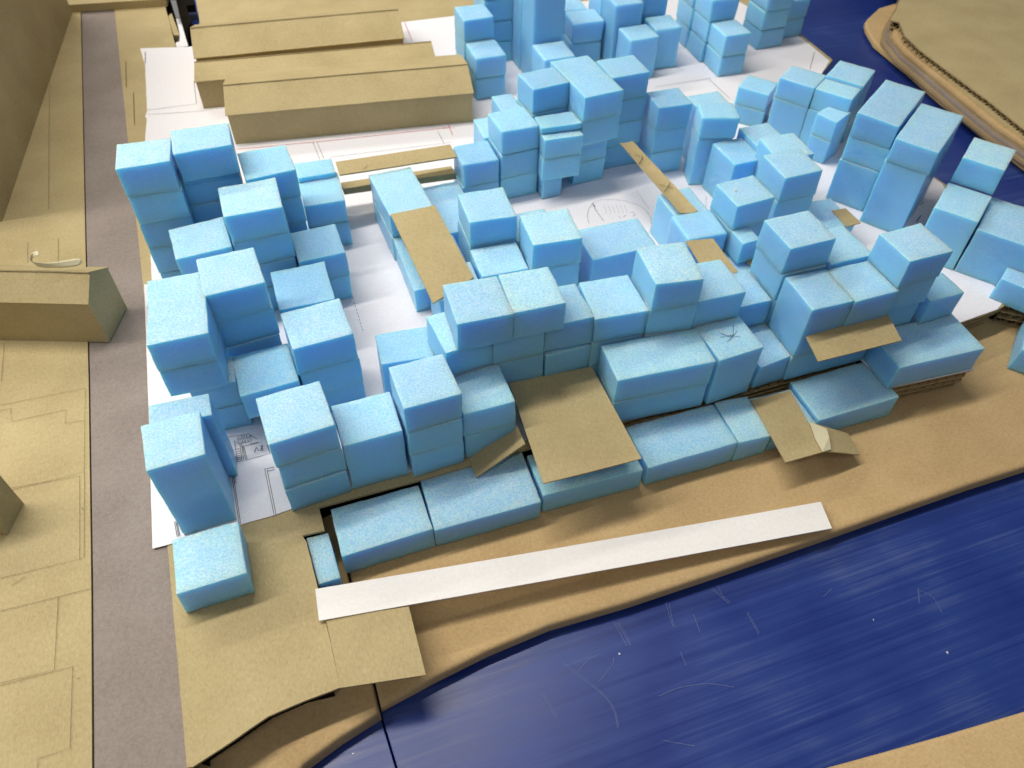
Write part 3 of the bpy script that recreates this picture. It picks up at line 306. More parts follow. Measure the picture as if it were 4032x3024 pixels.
BLOCKS = [
  (-0.1052, 0.6913, 0.047, 0.0414, -2.34, 0.15, 0.12, 'blue foam block, top of the five-high tower at far left by grey strip', 'L1'),
  (-0.105, 0.691, 0.047, 0.0414, -2.61, 0.12, 0.09, 'blue foam block, second down in the five-high tower at far left by grey strip', ''),
  (-0.1049, 0.6919, 0.047, 0.0414, -2.98, 0.09, 0.06, 'blue foam block, third down in the five-high tower at far left by grey strip', ''),
  (-0.1046, 0.6918, 0.047, 0.0414, -2.75, 0.06, 0.03, 'blue foam block, fourth down in the five-high tower at far left by grey strip', ''),
  (-0.1054, 0.6911, 0.047, 0.0414, -1.91, 0.03, 0.0, 'blue foam block, bottom of the five-high tower at far left by grey strip', ''),
  (-0.0534, 0.7018, 0.0519, 0.0417, 0.35, 0.15, 0.12, 'blue foam block, top of the five-high tower just right of the far-left one', 'L2'),
  (-0.0549, 0.7072, 0.0519, 0.0417, -0.41, 0.12, 0.09, 'blue foam block, second down in the five-high tower just right of the far-left one', ''),
  (-0.057, 0.7067, 0.0519, 0.0417, 0.71, 0.09, 0.06, 'blue foam block, third down in the five-high tower just right of the far-left one', ''),
  (-0.0563, 0.7065, 0.0519, 0.0417, -0.44, 0.06, 0.03, 'blue foam block, fourth down in the five-high tower just right of the far-left one', ''),
  (-0.0563, 0.7064, 0.0519, 0.0417, 1.0, 0.03, 0.0, 'blue foam block, bottom of the five-high tower just right of the far-left one', ''),
  (-0.002, 0.6939, 0.0465, 0.0494, 2.69, 0.12, 0.09, 'blue foam block, top of the four-high stack behind the two far-left towers', 'L3'),
  (-0.002, 0.6938, 0.0465, 0.0494, 3.44, 0.09, 0.06, 'blue foam block, second down in the four-high stack behind the two far-left towers', ''),
  (-0.002, 0.6942, 0.0465, 0.0494, 2.63, 0.06, 0.03, 'blue foam block, third down in the four-high stack behind the two far-left towers', ''),
  (-0.0021, 0.6937, 0.0465, 0.0494, 3.2, 0.03, 0.0, 'blue foam block, bottom of the four-high stack behind the two far-left towers', ''),
  (0.046, 0.7559, 0.0403, 0.0298, -2.64, 0.0645, 0.03, 'blue foam block, top of the low stack under the card bridge left end', 'L4'),
  (0.0456, 0.7563, 0.0403, 0.0298, -2.27, 0.03, 0.0, 'blue foam block, bottom of the low stack under the card bridge left end', ''),
  (0.0458, 0.7235, 0.0428, 0.053, -1.67, 0.0585, 0.03, 'blue foam block, top of the two-high stack just before the card bridges', 'L4b'),
  (0.0459, 0.723, 0.0428, 0.053, -1.98, 0.03, 0.0, 'blue foam block, bottom of the two-high stack just before the card bridges', ''),
  (-0.0235, 0.64, 0.0525, 0.0486, 0.91, 0.12, 0.09, 'blue foam block, top of the four-high tower with a white edge fleck', 'L5'),
  (-0.023, 0.6401, 0.0525, 0.0486, 0.77, 0.09, 0.06, 'blue foam block, second down in the four-high tower with a white edge fleck', ''),
  (-0.0241, 0.6405, 0.0525, 0.0486, 0.34, 0.06, 0.03, 'blue foam block, third down in the four-high tower with a white edge fleck', ''),
  (-0.0235, 0.6399, 0.0525, 0.0486, 0.45, 0.03, 0.0, 'blue foam block, bottom of the four-high tower with a white edge fleck', ''),
  (-0.0767, 0.634, 0.05, 0.0478, 3.95, 0.09, 0.06, 'blue foam block, top of the rough-topped three-high stack on the left paper edge', 'L6'),
  (-0.0771, 0.6336, 0.05, 0.0478, 3.58, 0.06, 0.03, 'blue foam block, middle of the rough-topped three-high stack on the left paper edge', ''),
  (-0.0763, 0.6337, 0.05, 0.0478, 4.09, 0.03, 0.0, 'blue foam block, bottom of the rough-topped three-high stack on the left paper edge', ''),
  (-0.052, 0.5388, 0.0475, 0.0489, 3.64, 0.12, 0.09, 'blue foam block, top of the rough-topped four-high tower mid left cluster', 'L7'),
  (-0.0518, 0.5393, 0.0475, 0.0489, 3.87, 0.09, 0.06, 'blue foam block, second down in the rough-topped four-high tower mid left cluster', ''),
  (-0.0522, 0.5383, 0.0475, 0.0489, 3.66, 0.06, 0.03, 'blue foam block, third down in the rough-topped four-high tower mid left cluster', ''),
  (-0.0522, 0.5394, 0.0475, 0.0489, 3.62, 0.03, 0.0, 'blue foam block, bottom of the rough-topped four-high tower mid left cluster', ''),
  (-0.096, 0.4942, 0.0451, 0.0483, -2.71, 0.12, 0.09, 'blue foam block, top of the overhanging pair on the left edge of the cluster', 'L8'),
  (-0.0958, 0.4943, 0.0451, 0.0483, -2.75, 0.09, 0.06, 'blue foam block, bottom of the overhanging pair on the left edge of the cluster', ''),
  (-0.0965, 0.5342, 0.044, 0.032, -1.0, 0.117, 0.087, 'blue foam block, peeking out behind the overhanging left edge pair', 'L8r'),
  (-0.087, 0.4882, 0.038, 0.03, -2.0, 0.0591, 0.03, 'blue foam block, top of the pair under the overhanging left edge blocks', 'L8b'),
  (-0.087, 0.4881, 0.038, 0.03, -1.62, 0.03, 0.0, 'blue foam block, bottom of the pair under the overhanging left edge blocks', ''),
  (-0.1088, 0.4335, 0.0446, 0.023, -1.5, 0.0825, 0.0, 'blue foam block, partly hidden behind the tall front left block', 'L10'),
  (-0.1138, 0.3986, 0.0415, 0.0436, 2.04, 0.09, 0.0, 'blue foam block, tall solid one at the front left paper corner', 'L11'),
  (-0.1108, 0.3327, 0.0488, 0.0466, 0.3, 0.03, 0.0, 'blue foam block, alone on bare card at the front left corner', 'L12'),
  (0.0265, 0.6329, 0.0455, 0.047, 1.62, 0.06, 0.03, 'blue foam block, top of the two-high stack on the left cluster inner side', 'L13'),
  (0.026, 0.6326, 0.0455, 0.047, 1.98, 0.03, 0.0, 'blue foam block, bottom of the two-high stack on the left cluster inner side', ''),
  (0.0022, 0.5742, 0.0505, 0.0548, -0.92, 0.06, 0.03, 'blue foam block, top of the smooth two-high stack inside the left cluster', 'L14'),
  (0.0025, 0.5736, 0.0505, 0.0548, -0.84, 0.03, 0.0, 'blue foam block, bottom of the smooth two-high stack inside the left cluster', ''),
  (0.0059, 0.4871, 0.051, 0.0472, 3.27, 0.09, 0.06, 'blue foam block, top of the three-high stack facing the white courtyard', 'L15'),
  (0.0059, 0.4868, 0.051, 0.0472, 3.67, 0.06, 0.03, 'blue foam block, middle of the three-high stack facing the white courtyard', ''),
  (0.0064, 0.4875, 0.051, 0.0472, 2.98, 0.03, 0.0, 'blue foam block, bottom of the three-high stack facing the white courtyard', ''),
  (-0.0442, 0.479, 0.047, 0.0469, 2.02, 0.06, 0.03, 'blue foam block, top of the two-high stack behind the front left three-high stack', 'L16'),
  (-0.0345, 0.4825, 0.047, 0.0469, 2.21, 0.03, 0.0, 'blue foam block, bottom of the two-high stack behind the front left three-high stack', ''),
  (-0.026, 0.3976, 0.0493, 0.0466, 3.67, 0.09, 0.06, 'blue foam block, top of the rough three-high stack above the EV drawing', 'L17'),
  (-0.0255, 0.3981, 0.0493, 0.0466, 4.31, 0.06, 0.03, 'blue foam block, middle of the rough three-high stack above the EV drawing', ''),
  (-0.0263, 0.3974, 0.0493, 0.0466, 4.2, 0.03, 0.0, 'blue foam block, bottom of the rough three-high stack above the EV drawing', ''),
  (0.0253, 0.3985, 0.0475, 0.0425, 0.79, 0.06, 0.0, 'blue foam block, deep one between the two front three-high stacks', 'L18'),
  (0.0742, 0.3969, 0.0457, 0.0459, 1.42, 0.09, 0.06, 'blue foam block, top of the three-high tower right of the front left cluster', 'L19'),
  (0.0745, 0.3964, 0.0457, 0.0459, 1.15, 0.06, 0.03, 'blue foam block, middle of the three-high tower right of the front left cluster', ''),
  (0.0738, 0.3963, 0.0457, 0.0459, 1.94, 0.03, 0.0, 'blue foam block, bottom of the three-high tower right of the front left cluster', ''),
  (0.1214, 0.4005, 0.0452, 0.0456, -0.78, 0.06, 0.03, 'blue foam block, top of the two-high stack touching the big brown card', 'L20'),
  (0.122, 0.4003, 0.0452, 0.0456, -0.71, 0.03, 0.0, 'blue foam block, bottom of the two-high stack touching the big brown card', ''),
  (0.0732, 0.4685, 0.046, 0.0374, -4.39, 0.06, 0.0, 'blue foam block, leaning smooth one behind the right three-high tower', 'L21'),
  (0.1323, 0.4414, 0.0466, 0.048, -3.22, 0.12, 0.09, 'blue foam block, left one of the raised pair above the big card', 'C1'),
  (0.1786, 0.4398, 0.0446, 0.0469, -2.56, 0.12, 0.09, 'blue foam block, right one of the raised pair above the big card', 'C2'),
  (0.1165, 0.4441, 0.0413, 0.0466, 4.64, 0.09, 0.06, 'blue foam block, top of the left column under the raised pair', 'C3'),
  (0.1167, 0.4436, 0.0413, 0.0466, 4.28, 0.06, 0.03, 'blue foam block, middle of the left column under the raised pair', ''),
  (0.117, 0.4438, 0.0413, 0.0466, 4.63, 0.03, 0.0, 'blue foam block, bottom of the left column under the raised pair', ''),
  (0.1627, 0.4431, 0.0445, 0.046, -1.5, 0.09, 0.06, 'blue foam block, top of the middle column under the raised pair', 'C4'),
  (0.1629, 0.4433, 0.0445, 0.046, -1.72, 0.06, 0.03, 'blue foam block, middle of the middle column under the raised pair', ''),
  (0.1623, 0.4426, 0.0445, 0.046, -1.25, 0.03, 0.0, 'blue foam block, bottom of the middle column under the raised pair', ''),
  (0.208, 0.4441, 0.0435, 0.0462, -2.0, 0.09, 0.06, 'blue foam block, narrow gap filler right of the raised pair', 'C5'),
  (0.208, 0.4421, 0.0425, 0.0462, 0.0, 0.057, 0.03, 'blue foam block, top of the column with a rounded edge behind the big card', 'C5b'),
  (0.2078, 0.4416, 0.0425, 0.0462, 0.63, 0.03, 0.0, 'blue foam block, bottom of the column with a rounded edge behind the big card', ''),
  (0.2547, 0.44, 0.0475, 0.0485, -4.45, 0.09, 0.06, 'blue foam block, top of the column left of the lone raised centre cube', 'C6'),
  (0.2542, 0.4402, 0.0475, 0.0485, -3.65, 0.06, 0.03, 'blue foam block, middle of the column left of the lone raised centre cube', ''),
  (0.2543, 0.4405, 0.0475, 0.0485, -3.78, 0.03, 0.0, 'blue foam block, bottom of the column left of the lone raised centre cube', ''),
  (0.3017, 0.4337, 0.043, 0.0491, -7.16, 0.12, 0.09, 'blue foam block, top of the four-high column with the lone raised centre cube', 'C7'),
  (0.3013, 0.434, 0.043, 0.0491, -7.12, 0.09, 0.06, 'blue foam block, second down in the four-high column with the lone raised centre cube', ''),
  (0.3017, 0.4335, 0.043, 0.0491, -7.05, 0.06, 0.03, 'blue foam block, third down in the four-high column with the lone raised centre cube', ''),
  (0.3016, 0.4339, 0.043, 0.0491, -7.3, 0.03, 0.0, 'blue foam block, bottom of the four-high column with the lone raised centre cube', ''),
  (0.3461, 0.4325, 0.0461, 0.0472, -2.03, 0.09, 0.06, 'blue foam block, top of the column right of the lone raised centre cube', 'C8'),
  (0.3461, 0.4319, 0.0461, 0.0472, -1.6, 0.06, 0.03, 'blue foam block, middle of the column right of the lone raised centre cube', ''),
  (0.3461, 0.4327, 0.0461, 0.0472, -1.27, 0.03, 0.0, 'blue foam block, bottom of the column right of the lone raised centre cube', ''),
  (0.2791, 0.3893, 0.0897, 0.0418, -4.6, 0.06, 0.03, 'blue foam block, top of the long double-width ledge before the centre terrace', 'C9'),
  (0.2787, 0.3898, 0.0897, 0.0418, -4.62, 0.03, 0.0, 'blue foam block, bottom of the long double-width ledge before the centre terrace', ''),
  (0.3477, 0.3874, 0.0448, 0.0434, 2.18, 0.06, 0.0, 'blue foam block, marked with a black ink scribble on top', 'C10'),
  (0.3947, 0.3933, 0.0405, 0.0463, 4.9, 0.03, 0.0, 'blue foam block, low one in the alley beside the scribbled block', 'C11'),
  (0.3905, 0.441, 0.0405, 0.046, 0.0, 0.06, 0.03, 'blue foam block, top of the recessed pair closing the alley behind the scribbled block', 'C11b'),
  (0.3902, 0.4408, 0.0405, 0.046, 0.14, 0.03, 0.0, 'blue foam block, bottom of the recessed pair closing the alley behind the scribbled block', ''),
  (0.4329, 0.391, 0.0434, 0.0443, -2.11, 0.09, 0.03, 'blue foam block, two-layer piece left above the small card flap', 'C12'),
  (0.4545, 0.3905, 0.087, 0.0455, -1.5, 0.03, 0.0, 'blue foam block, base strip under the small card flap', 'C12b'),
  (0.4768, 0.3891, 0.0458, 0.0441, 0.4, 0.09, 0.03, 'blue foam block, two-layer piece right above the small card flap', 'C13'),
  (0.4344, 0.4392, 0.048, 0.0434, 0.25, 0.12, 0.09, 'blue foam block, raised cube at the left of the right terrace', 'C14'),
  (0.4345, 0.4385, 0.046, 0.0455, 0.0, 0.09, 0.06, 'blue foam block, top of the column under the raised right terrace cube', 'C14b'),
  (0.435, 0.4383, 0.046, 0.0455, 0.41, 0.06, 0.03, 'blue foam block, middle of the column under the raised right terrace cube', ''),
  (0.4341, 0.4384, 0.046, 0.0455, 0.37, 0.03, 0.0, 'blue foam block, bottom of the column under the raised right terrace cube', ''),
  (0.4835, 0.4375, 0.0465, 0.046, 0.0, 0.0915, 0.06, 'blue foam block, top of the column behind the two terrace tops', 'C15'),
  (0.4835, 0.4379, 0.0465, 0.046, -0.78, 0.06, 0.03, 'blue foam block, middle of the column behind the two terrace tops', ''),
  (0.4831, 0.4371, 0.0465, 0.046, 0.55, 0.03, 0.0, 'blue foam block, bottom of the column behind the two terrace tops', ''),
  (0.5214, 0.3912, 0.0454, 0.0418, 1.54, 0.12, 0.09, 'blue foam block, top of the raised corner pair at the right terrace end', 'C16'),
  (0.5213, 0.3914, 0.0454, 0.0418, 1.18, 0.09, 0.06, 'blue foam block, bottom of the raised corner pair at the right terrace end', ''),
  (0.5225, 0.3945, 0.044, 0.04, -1.0, 0.06, 0.03, 'blue foam block, top of the hidden base column at the right terrace end', 'C16b'),
  (0.5224, 0.3946, 0.044, 0.04, -0.58, 0.03, 0.0, 'blue foam block, bottom of the hidden base column at the right terrace end', ''),
  (0.5706, 0.3842, 0.0396, 0.0305, 0.93, 0.06, 0.03, 'blue foam block, top of the small right end column of the front terrace', 'C17'),
  (0.5709, 0.3843, 0.0396, 0.0305, 1.23, 0.03, 0.0, 'blue foam block, bottom of the small right end column of the front terrace', ''),
  (0.5452, 0.3487, 0.0942, 0.0468, -2.48, 0.03, 0.0, 'blue foam block, long slab on the corrugated pile at right', 'C18'),
  (-0.0331, 0.3248, 0.017, 0.0429, 2.38, -0.003, -0.0279, 'blue foam block, small sunk one in the slot of the card base', 'R0'),
  (0.0174, 0.3425, 0.0744, 0.0452, 0.4, -0.0009, -0.0285, 'blue foam block, first long slab of the low front row', 'R1'),
  (0.1015, 0.3441, 0.0913, 0.0516, -0.97, -0.0009, -0.0285, 'blue foam block, second long slab of the low front row', 'R2'),
  (0.1958, 0.342, 0.0907, 0.0439, -1.7, -0.0015, -0.0285, 'blue foam block, front row slab under the big brown card', 'R3'),
  (0.289, 0.3415, 0.0867, 0.0473, -0.77, -0.0009, -0.0285, 'blue foam block, front row slab right of the big brown card', 'R4'),
  (0.3499, 0.3405, 0.033, 0.048, -3.56, 0.0, -0.0285, 'blue foam block, short cube between front slab and taped card', 'R5'),
  (0.3915, 0.338, 0.044, 0.044, -2.0, -0.0036, -0.0285, 'blue foam block, front row piece lying under the taped card', 'R6'),
  (0.4594, 0.341, 0.0865, 0.048, -0.14, -0.0009, -0.0285, 'blue foam block, last low front slab right of the taped card', 'R7'),
  (0.2706, 0.7442, 0.0453, 0.0436, 2.39, 0.09, 0.06, 'blue foam block, top of the left smooth column of the rear stepped cluster', 'E1'),
  (0.2704, 0.7437, 0.0453, 0.0436, 2.03, 0.06, 0.03, 'blue foam block, middle of the left smooth column of the rear stepped cluster', ''),
  (0.2703, 0.7444, 0.0453, 0.0436, 2.52, 0.03, 0.0, 'blue foam block, bottom of the left smooth column of the rear stepped cluster', ''),
  (0.317, 0.7276, 0.0474, 0.0259, -2.99, 0.09, 0.0825, 'blue foam block, thin cap slice in the rear stepped cluster', 'E2'),
  (0.317, 0.7266, 0.0455, 0.044, -2.0, 0.081, 0.0555, 'blue foam block, top of the pair below the thin cap slice', 'E2b'),
  (0.3169, 0.7271, 0.0455, 0.044, -2.52, 0.0555, 0.0279, 'blue foam block, bottom of the pair below the thin cap slice', ''),
  (0.308, 0.7296, 0.024, 0.04, 0.0, 0.027, 0.0, 'blue foam block, narrow foot below the thin cap slice', 'E2c'),
  (0.3138, 0.7673, 0.0459, 0.0389, 6.79, 0.12, 0.09, 'blue foam block, top of the four-high column at the rear cluster left', 'E3'),
  (0.3137, 0.7668, 0.0459, 0.0389, 7.18, 0.09, 0.06, 'blue foam block, second down in the four-high column at the rear cluster left', ''),
  (0.3135, 0.7667, 0.0459, 0.0389, 6.53, 0.06, 0.03, 'blue foam block, third down in the four-high column at the rear cluster left', ''),
  (0.3139, 0.7669, 0.0459, 0.0389, 6.6, 0.03, 0.0, 'blue foam block, bottom of the four-high column at the rear cluster left', ''),
  (0.3622, 0.758, 0.048, 0.0875, 4.41, 0.12, 0.09, 'blue foam block, top of the long overhanging pair at the rear cluster peak', 'E4'),
  (0.3616, 0.7584, 0.048, 0.0875, 4.61, 0.09, 0.06, 'blue foam block, bottom of the long overhanging pair at the rear cluster peak', ''),
  (0.3602, 0.766, 0.04, 0.08, 3.0, 0.06, 0.03, 'blue foam block, top of the recessed foot below the rear cluster peak', 'E4b'),
  (0.3598, 0.766, 0.04, 0.08, 3.04, 0.03, 0.0, 'blue foam block, bottom of the recessed foot below the rear cluster peak', ''),
  (0.4116, 0.766, 0.0477, 0.0432, 0.12, 0.12, 0.09, 'blue foam block, top of the four-high column right of the rear cluster peak', 'E5'),
  (0.4119, 0.7656, 0.0477, 0.0432, 0.26, 0.09, 0.06, 'blue foam block, second down in the four-high column right of the rear cluster peak', ''),
  (0.4117, 0.7661, 0.0477, 0.0432, -0.41, 0.06, 0.03, 'blue foam block, third down in the four-high column right of the rear cluster peak', ''),
  (0.4118, 0.7661, 0.0477, 0.0432, 0.67, 0.03, 0.0, 'blue foam block, bottom of the four-high column right of the rear cluster peak', ''),
  (0.4598, 0.7346, 0.0419, 0.039, -3.42, 0.09, 0.06, 'blue foam block, top of the three-high column at the end of the card ramp', 'E6'),
  (0.4596, 0.7351, 0.0419, 0.039, -3.81, 0.06, 0.03, 'blue foam block, middle of the three-high column at the end of the card ramp', ''),
  (0.4603, 0.7348, 0.0419, 0.039, -2.81, 0.03, 0.0, 'blue foam block, bottom of the three-high column at the end of the card ramp', ''),
  (0.2236, 0.7385, 0.0427, 0.0407, 0.23, 0.06, 0.03, 'blue foam block, top of the two-high corner stack where both bridges end', 'E7'),
  (0.2232, 0.7385, 0.0427, 0.0407, -0.43, 0.03, 0.0, 'blue foam block, bottom of the two-high corner stack where both bridges end', ''),
  (0.2639, 0.7854, 0.044, 0.044, 0.0, 0.06, 0.03, 'blue foam block, top of the pair half hidden left of the rear cluster', 'E8'),
  (0.2636, 0.7859, 0.044, 0.044, -0.4, 0.03, 0.0, 'blue foam block, bottom of the pair half hidden left of the rear cluster', ''),
  (0.2771, 0.7867, 0.025, 0.036, 0.0, 0.087, 0.06, 'blue foam block, top of the hidden back stack left of the rear cluster', 'E9'),
  (0.2773, 0.7872, 0.025, 0.036, 0.08, 0.06, 0.03, 'blue foam block, middle of the hidden back stack left of the rear cluster', ''),
  (0.2775, 0.7863, 0.025, 0.036, 0.32, 0.03, 0.0, 'blue foam block, bottom of the hidden back stack left of the rear cluster', ''),
  (0.3117, 1.0236, 0.044, 0.0439, 0.26, 0.09, 0.06, 'blue foam block, top of the three-high stack nearest the long card sheds', 'T1'),
  (0.3114, 1.0231, 0.044, 0.0439, 0.74, 0.06, 0.03, 'blue foam block, middle of the three-high stack nearest the long card sheds', ''),
  (0.3118, 1.0234, 0.044, 0.0439, -0.14, 0.03, 0.0, 'blue foam block, bottom of the three-high stack nearest the long card sheds', ''),
  (0.3132, 0.9773, 0.0432, 0.0483, -0.71, 0.06, 0.03, 'blue foam block, top of the two-high stack before the shed side tower', 'T2'),
  (0.3126, 0.9776, 0.0432, 0.0483, 0.07, 0.03, 0.0, 'blue foam block, bottom of the two-high stack before the shed side tower', ''),
  (0.356, 1.072, 0.046, 0.046, 0.0, 0.12, 0.09, 'blue foam block, top of the shaded stack cut by the top edge', 'T3'),
  (0.3566, 1.0725, 0.046, 0.046, 0.77, 0.09, 0.06, 'blue foam block, second down in the shaded stack cut by the top edge', ''),
  (0.3556, 1.0726, 0.046, 0.046, -0.32, 0.06, 0.03, 'blue foam block, third down in the shaded stack cut by the top edge', ''),
  (0.356, 1.072, 0.046, 0.046, -0.53, 0.03, 0.0, 'blue foam block, bottom of the shaded stack cut by the top edge', ''),
  (0.4012, 0.994, 0.046, 0.048, 0.0, 0.129, 0.0, 'blue foam block, tall plain pillar cut by the top edge', 'T4'),
  (0.3997, 0.9448, 0.0454, 0.0477, -0.35, 0.06, 0.0, 'blue foam block, low step before the tall plain pillar', 'T5'),
  (0.4012, 1.043, 0.046, 0.046, 0.0, 0.129, 0.0, 'blue foam block, rear half of the tall plain pillar pair', 'T4b'),
  (0.4806, 1.0311, 0.0475, 0.0424, -4.52, 0.06, 0.03, 'blue foam block, top of the two-high stack right of the tall plain pillar', 'T6'),
  (0.4801, 1.031, 0.0475, 0.0424, -4.77, 0.03, 0.0, 'blue foam block, bottom of the two-high stack right of the tall plain pillar', ''),
  (0.4746, 1.0771, 0.044, 0.046, -3.0, 0.06, 0.03, 'blue foam block, top of the stack right behind the pillar side pair', 'T6b'),
  (0.4745, 1.0774, 0.044, 0.046, -3.47, 0.03, 0.0, 'blue foam block, bottom of the stack right behind the pillar side pair', ''),
  (0.5335, 0.9603, 0.045, 0.0419, -0.27, 0.06, 0.0, 'blue foam block, soft-edged step at the middle of the far row', 'T8'),
  (0.5275, 1.0058, 0.0435, 0.046, -2.0, 0.09, 0.0, 'blue foam block, raised one behind the far middle step', 'T7'),
  (0.5275, 1.0528, 0.044, 0.046, -1.0, 0.12, 0.0, 'blue foam block, tallest one behind the far middle step', 'T7b'),
  (0.5812, 0.9793, 0.0412, 0.042, -2.19, 0.06, 0.0, 'blue foam block, far row step standing clear on the paper', 'T9'),
  (0.5772, 1.0273, 0.044, 0.046, -1.0, 0.09, 0.045, 'blue foam block, top of the shaded stack behind the clear far step', 'T9b'),
  (0.5774, 1.0277, 0.044, 0.046, -1.78, 0.045, 0.0, 'blue foam block, bottom of the shaded stack behind the clear far step', ''),
  (0.6656, 0.9336, 0.0405, 0.0458, -2.49, 0.06, 0.03, 'blue foam block, top of the two-high step fronting the far right group', 'T11'),
  (0.6657, 0.9331, 0.0405, 0.0458, -2.64, 0.03, 0.0, 'blue foam block, bottom of the two-high step fronting the far right group', ''),
  (0.6646, 0.9801, 0.044, 0.046, -2.0, 0.09, 0.06, 'blue foam block, top of the three-high stack behind the far right step', 'T10'),
  (0.6651, 0.9796, 0.044, 0.046, -1.75, 0.06, 0.03, 'blue foam block, middle of the three-high stack behind the far right step', ''),
  (0.6648, 0.9803, 0.044, 0.046, -2.76, 0.03, 0.0, 'blue foam block, bottom of the three-high stack behind the far right step', ''),
  (0.6646, 1.0276, 0.044, 0.046, -2.0, 0.12, 0.09, 'blue foam block, top of the four-high stack at the far right group back', 'T10b'),
  (0.6647, 1.0281, 0.044, 0.046, -2.67, 0.09, 0.06, 'blue foam block, second down in the four-high stack at the far right group back', ''),
  (0.6648, 1.0272, 0.044, 0.046, -1.41, 0.06, 0.03, 'blue foam block, third down in the four-high stack at the far right group back', ''),
  (0.6648, 1.0275, 0.044, 0.046, -1.54, 0.03, 0.0, 'blue foam block, bottom of the four-high stack at the far right group back', ''),
  (0.7665, 0.992, 0.046, 0.046, 2.0, 0.117, 0.0855, 'blue foam block, top of the leaning-looking tower beside the blue table edge', 'T12'),
  (0.7663, 0.9915, 0.046, 0.046, 1.49, 0.0855, 0.057, 'blue foam block, second down in the leaning-looking tower beside the blue table edge', ''),
  (0.7659, 0.9919, 0.046, 0.046, 1.71, 0.057, 0.0285, 'blue foam block, third down in the leaning-looking tower beside the blue table edge', ''),
  (0.7665, 0.9921, 0.046, 0.046, 1.37, 0.0285, 0.0, 'blue foam block, bottom of the leaning-looking tower beside the blue table edge', ''),
  (0.819, 1.012, 0.04, 0.042, 3.0, 0.057, 0.0285, 'blue foam block, top of the last small far stack beside the table edge', 'T13'),
  (0.8188, 1.0116, 0.04, 0.042, 3.11, 0.0285, 0.0, 'blue foam block, bottom of the last small far stack beside the table edge', ''),
  (0.6301, 0.7964, 0.0414, 0.0395, -49.53, 0.048, 0.024, 'blue foam block, top of the rounded pair left of the diagonal towers', 'U1'),
  (0.6297, 0.7958, 0.0414, 0.0395, -50.21, 0.024, 0.0, 'blue foam block, bottom of the rounded pair left of the diagonal towers', ''),
  (0.6611, 0.7546, 0.046, 0.0405, -54.17, 0.075, 0.048, 'blue foam block, top of the left of the wide diagonal wall', 'U2'),
  (0.6609, 0.7545, 0.046, 0.0405, -53.85, 0.048, 0.0, 'blue foam block, bottom of the left of the wide diagonal wall', ''),
  (0.6886, 0.7164, 0.0458, 0.0394, -54.52, 0.075, 0.048, 'blue foam block, top of the front right of the wide diagonal wall', 'U3'),
  (0.6881, 0.7165, 0.0458, 0.0394, -54.82, 0.048, 0.0, 'blue foam block, bottom of the front right of the wide diagonal wall', ''),
  (0.7191, 0.7364, 0.0461, 0.0485, -54.81, 0.0795, 0.0525, 'blue foam block, top of the back right of the wide diagonal wall', 'U4'),
  (0.7186, 0.7369, 0.0461, 0.0485, -55.11, 0.0525, 0.027, 'blue foam block, middle of the back right of the wide diagonal wall', ''),
  (0.719, 0.7366, 0.0461, 0.0485, -54.55, 0.027, 0.0, 'blue foam block, bottom of the back right of the wide diagonal wall', ''),
  (0.6688, 0.6895, 0.0276, 0.0357, -63.66, 0.0585, 0.0315, 'blue foam block, top of the slim two-high stack before the diagonal wall', 'U5'),
  (0.6686, 0.6895, 0.0276, 0.0357, -63.3, 0.0315, 0.0, 'blue foam block, bottom of the slim two-high stack before the diagonal wall', ''),
  (0.6728, 0.6148, 0.0454, 0.0952, -55.67, 0.111, 0.0825, 'blue foam block, top of the left of the two deep diagonal towers', 'U6'),
  (0.6734, 0.6146, 0.0454, 0.0952, -55.47, 0.0825, 0.054, 'blue foam block, middle of the left of the two deep diagonal towers', ''),
  (0.6722, 0.6151, 0.0454, 0.0952, -55.31, 0.054, 0.0, 'blue foam block, bottom of the left of the two deep diagonal towers', ''),
  (0.6829, 0.5623, 0.0461, 0.0944, -55.7, 0.108, 0.081, 'blue foam block, top of the right of the two deep diagonal towers', 'U7'),
  (0.6827, 0.5623, 0.0461, 0.0944, -56.41, 0.081, 0.0, 'blue foam block, bottom of the right of the two deep diagonal towers', ''),
  (0.6838, 0.4831, 0.0446, 0.0569, -54.05, 0.0645, 0.0, 'blue foam block, deep step under the right edge cube', 'U9'),
  (0.7294, 0.5154, 0.0426, 0.0513, -54.7, 0.0945, 0.0645, 'blue foam block, perched on the step near the table corner', 'U8'),
  (0.7263, 0.4368, 0.078, 0.07, -53.29, 0.057, 0.0, 'blue foam block, wide one cut by the right picture edge', 'U10'),
  (0.7191, 0.3732, 0.085, 0.0369, -58.27, 0.027, 0.0, 'blue foam block, low one on the white paper at right edge', 'U11'),
  (0.7015, 0.3255, 0.06, 0.06, -50.0, 0.0, -0.0291, 'blue foam block, sunk on the kraft sheet at the right edge', 'U12'),
  (0.1254, 0.6941, 0.0465, 0.0789, 3.22, 0.06, 0.03, 'blue foam block, top of the long pair at the courtyard side card walkway', 'M1'),
  (0.1252, 0.6945, 0.0465, 0.0789, 3.51, 0.03, 0.0, 'blue foam block, bottom of the long pair at the courtyard side card walkway', ''),
  (0.1285, 0.612, 0.046, 0.088, 0.0, 0.03, 0.0, 'blue foam block, low strip under the middle of the card walkway', 'M2'),
  (0.14, 0.536, 0.042, 0.046, -1.0, 0.0591, 0.0, 'blue foam block, support under the near end of the card walkway', 'M3'),
  (0.178, 0.69, 0.046, 0.09, 1.0, 0.03, 0.0, 'blue foam block, low light slab right of the card walkway', 'M4'),
  (0.16, 0.613, 0.014, 0.058, 1.0, 0.0294, 0.0, 'blue foam block, low slab at the near right of the card walkway', 'M4b'),
  (0.1921, 0.6009, 0.0473, 0.0493, -3.0, 0.09, 0.06, 'blue foam block, top of the upper cube over the middle cluster step', 'M5'),
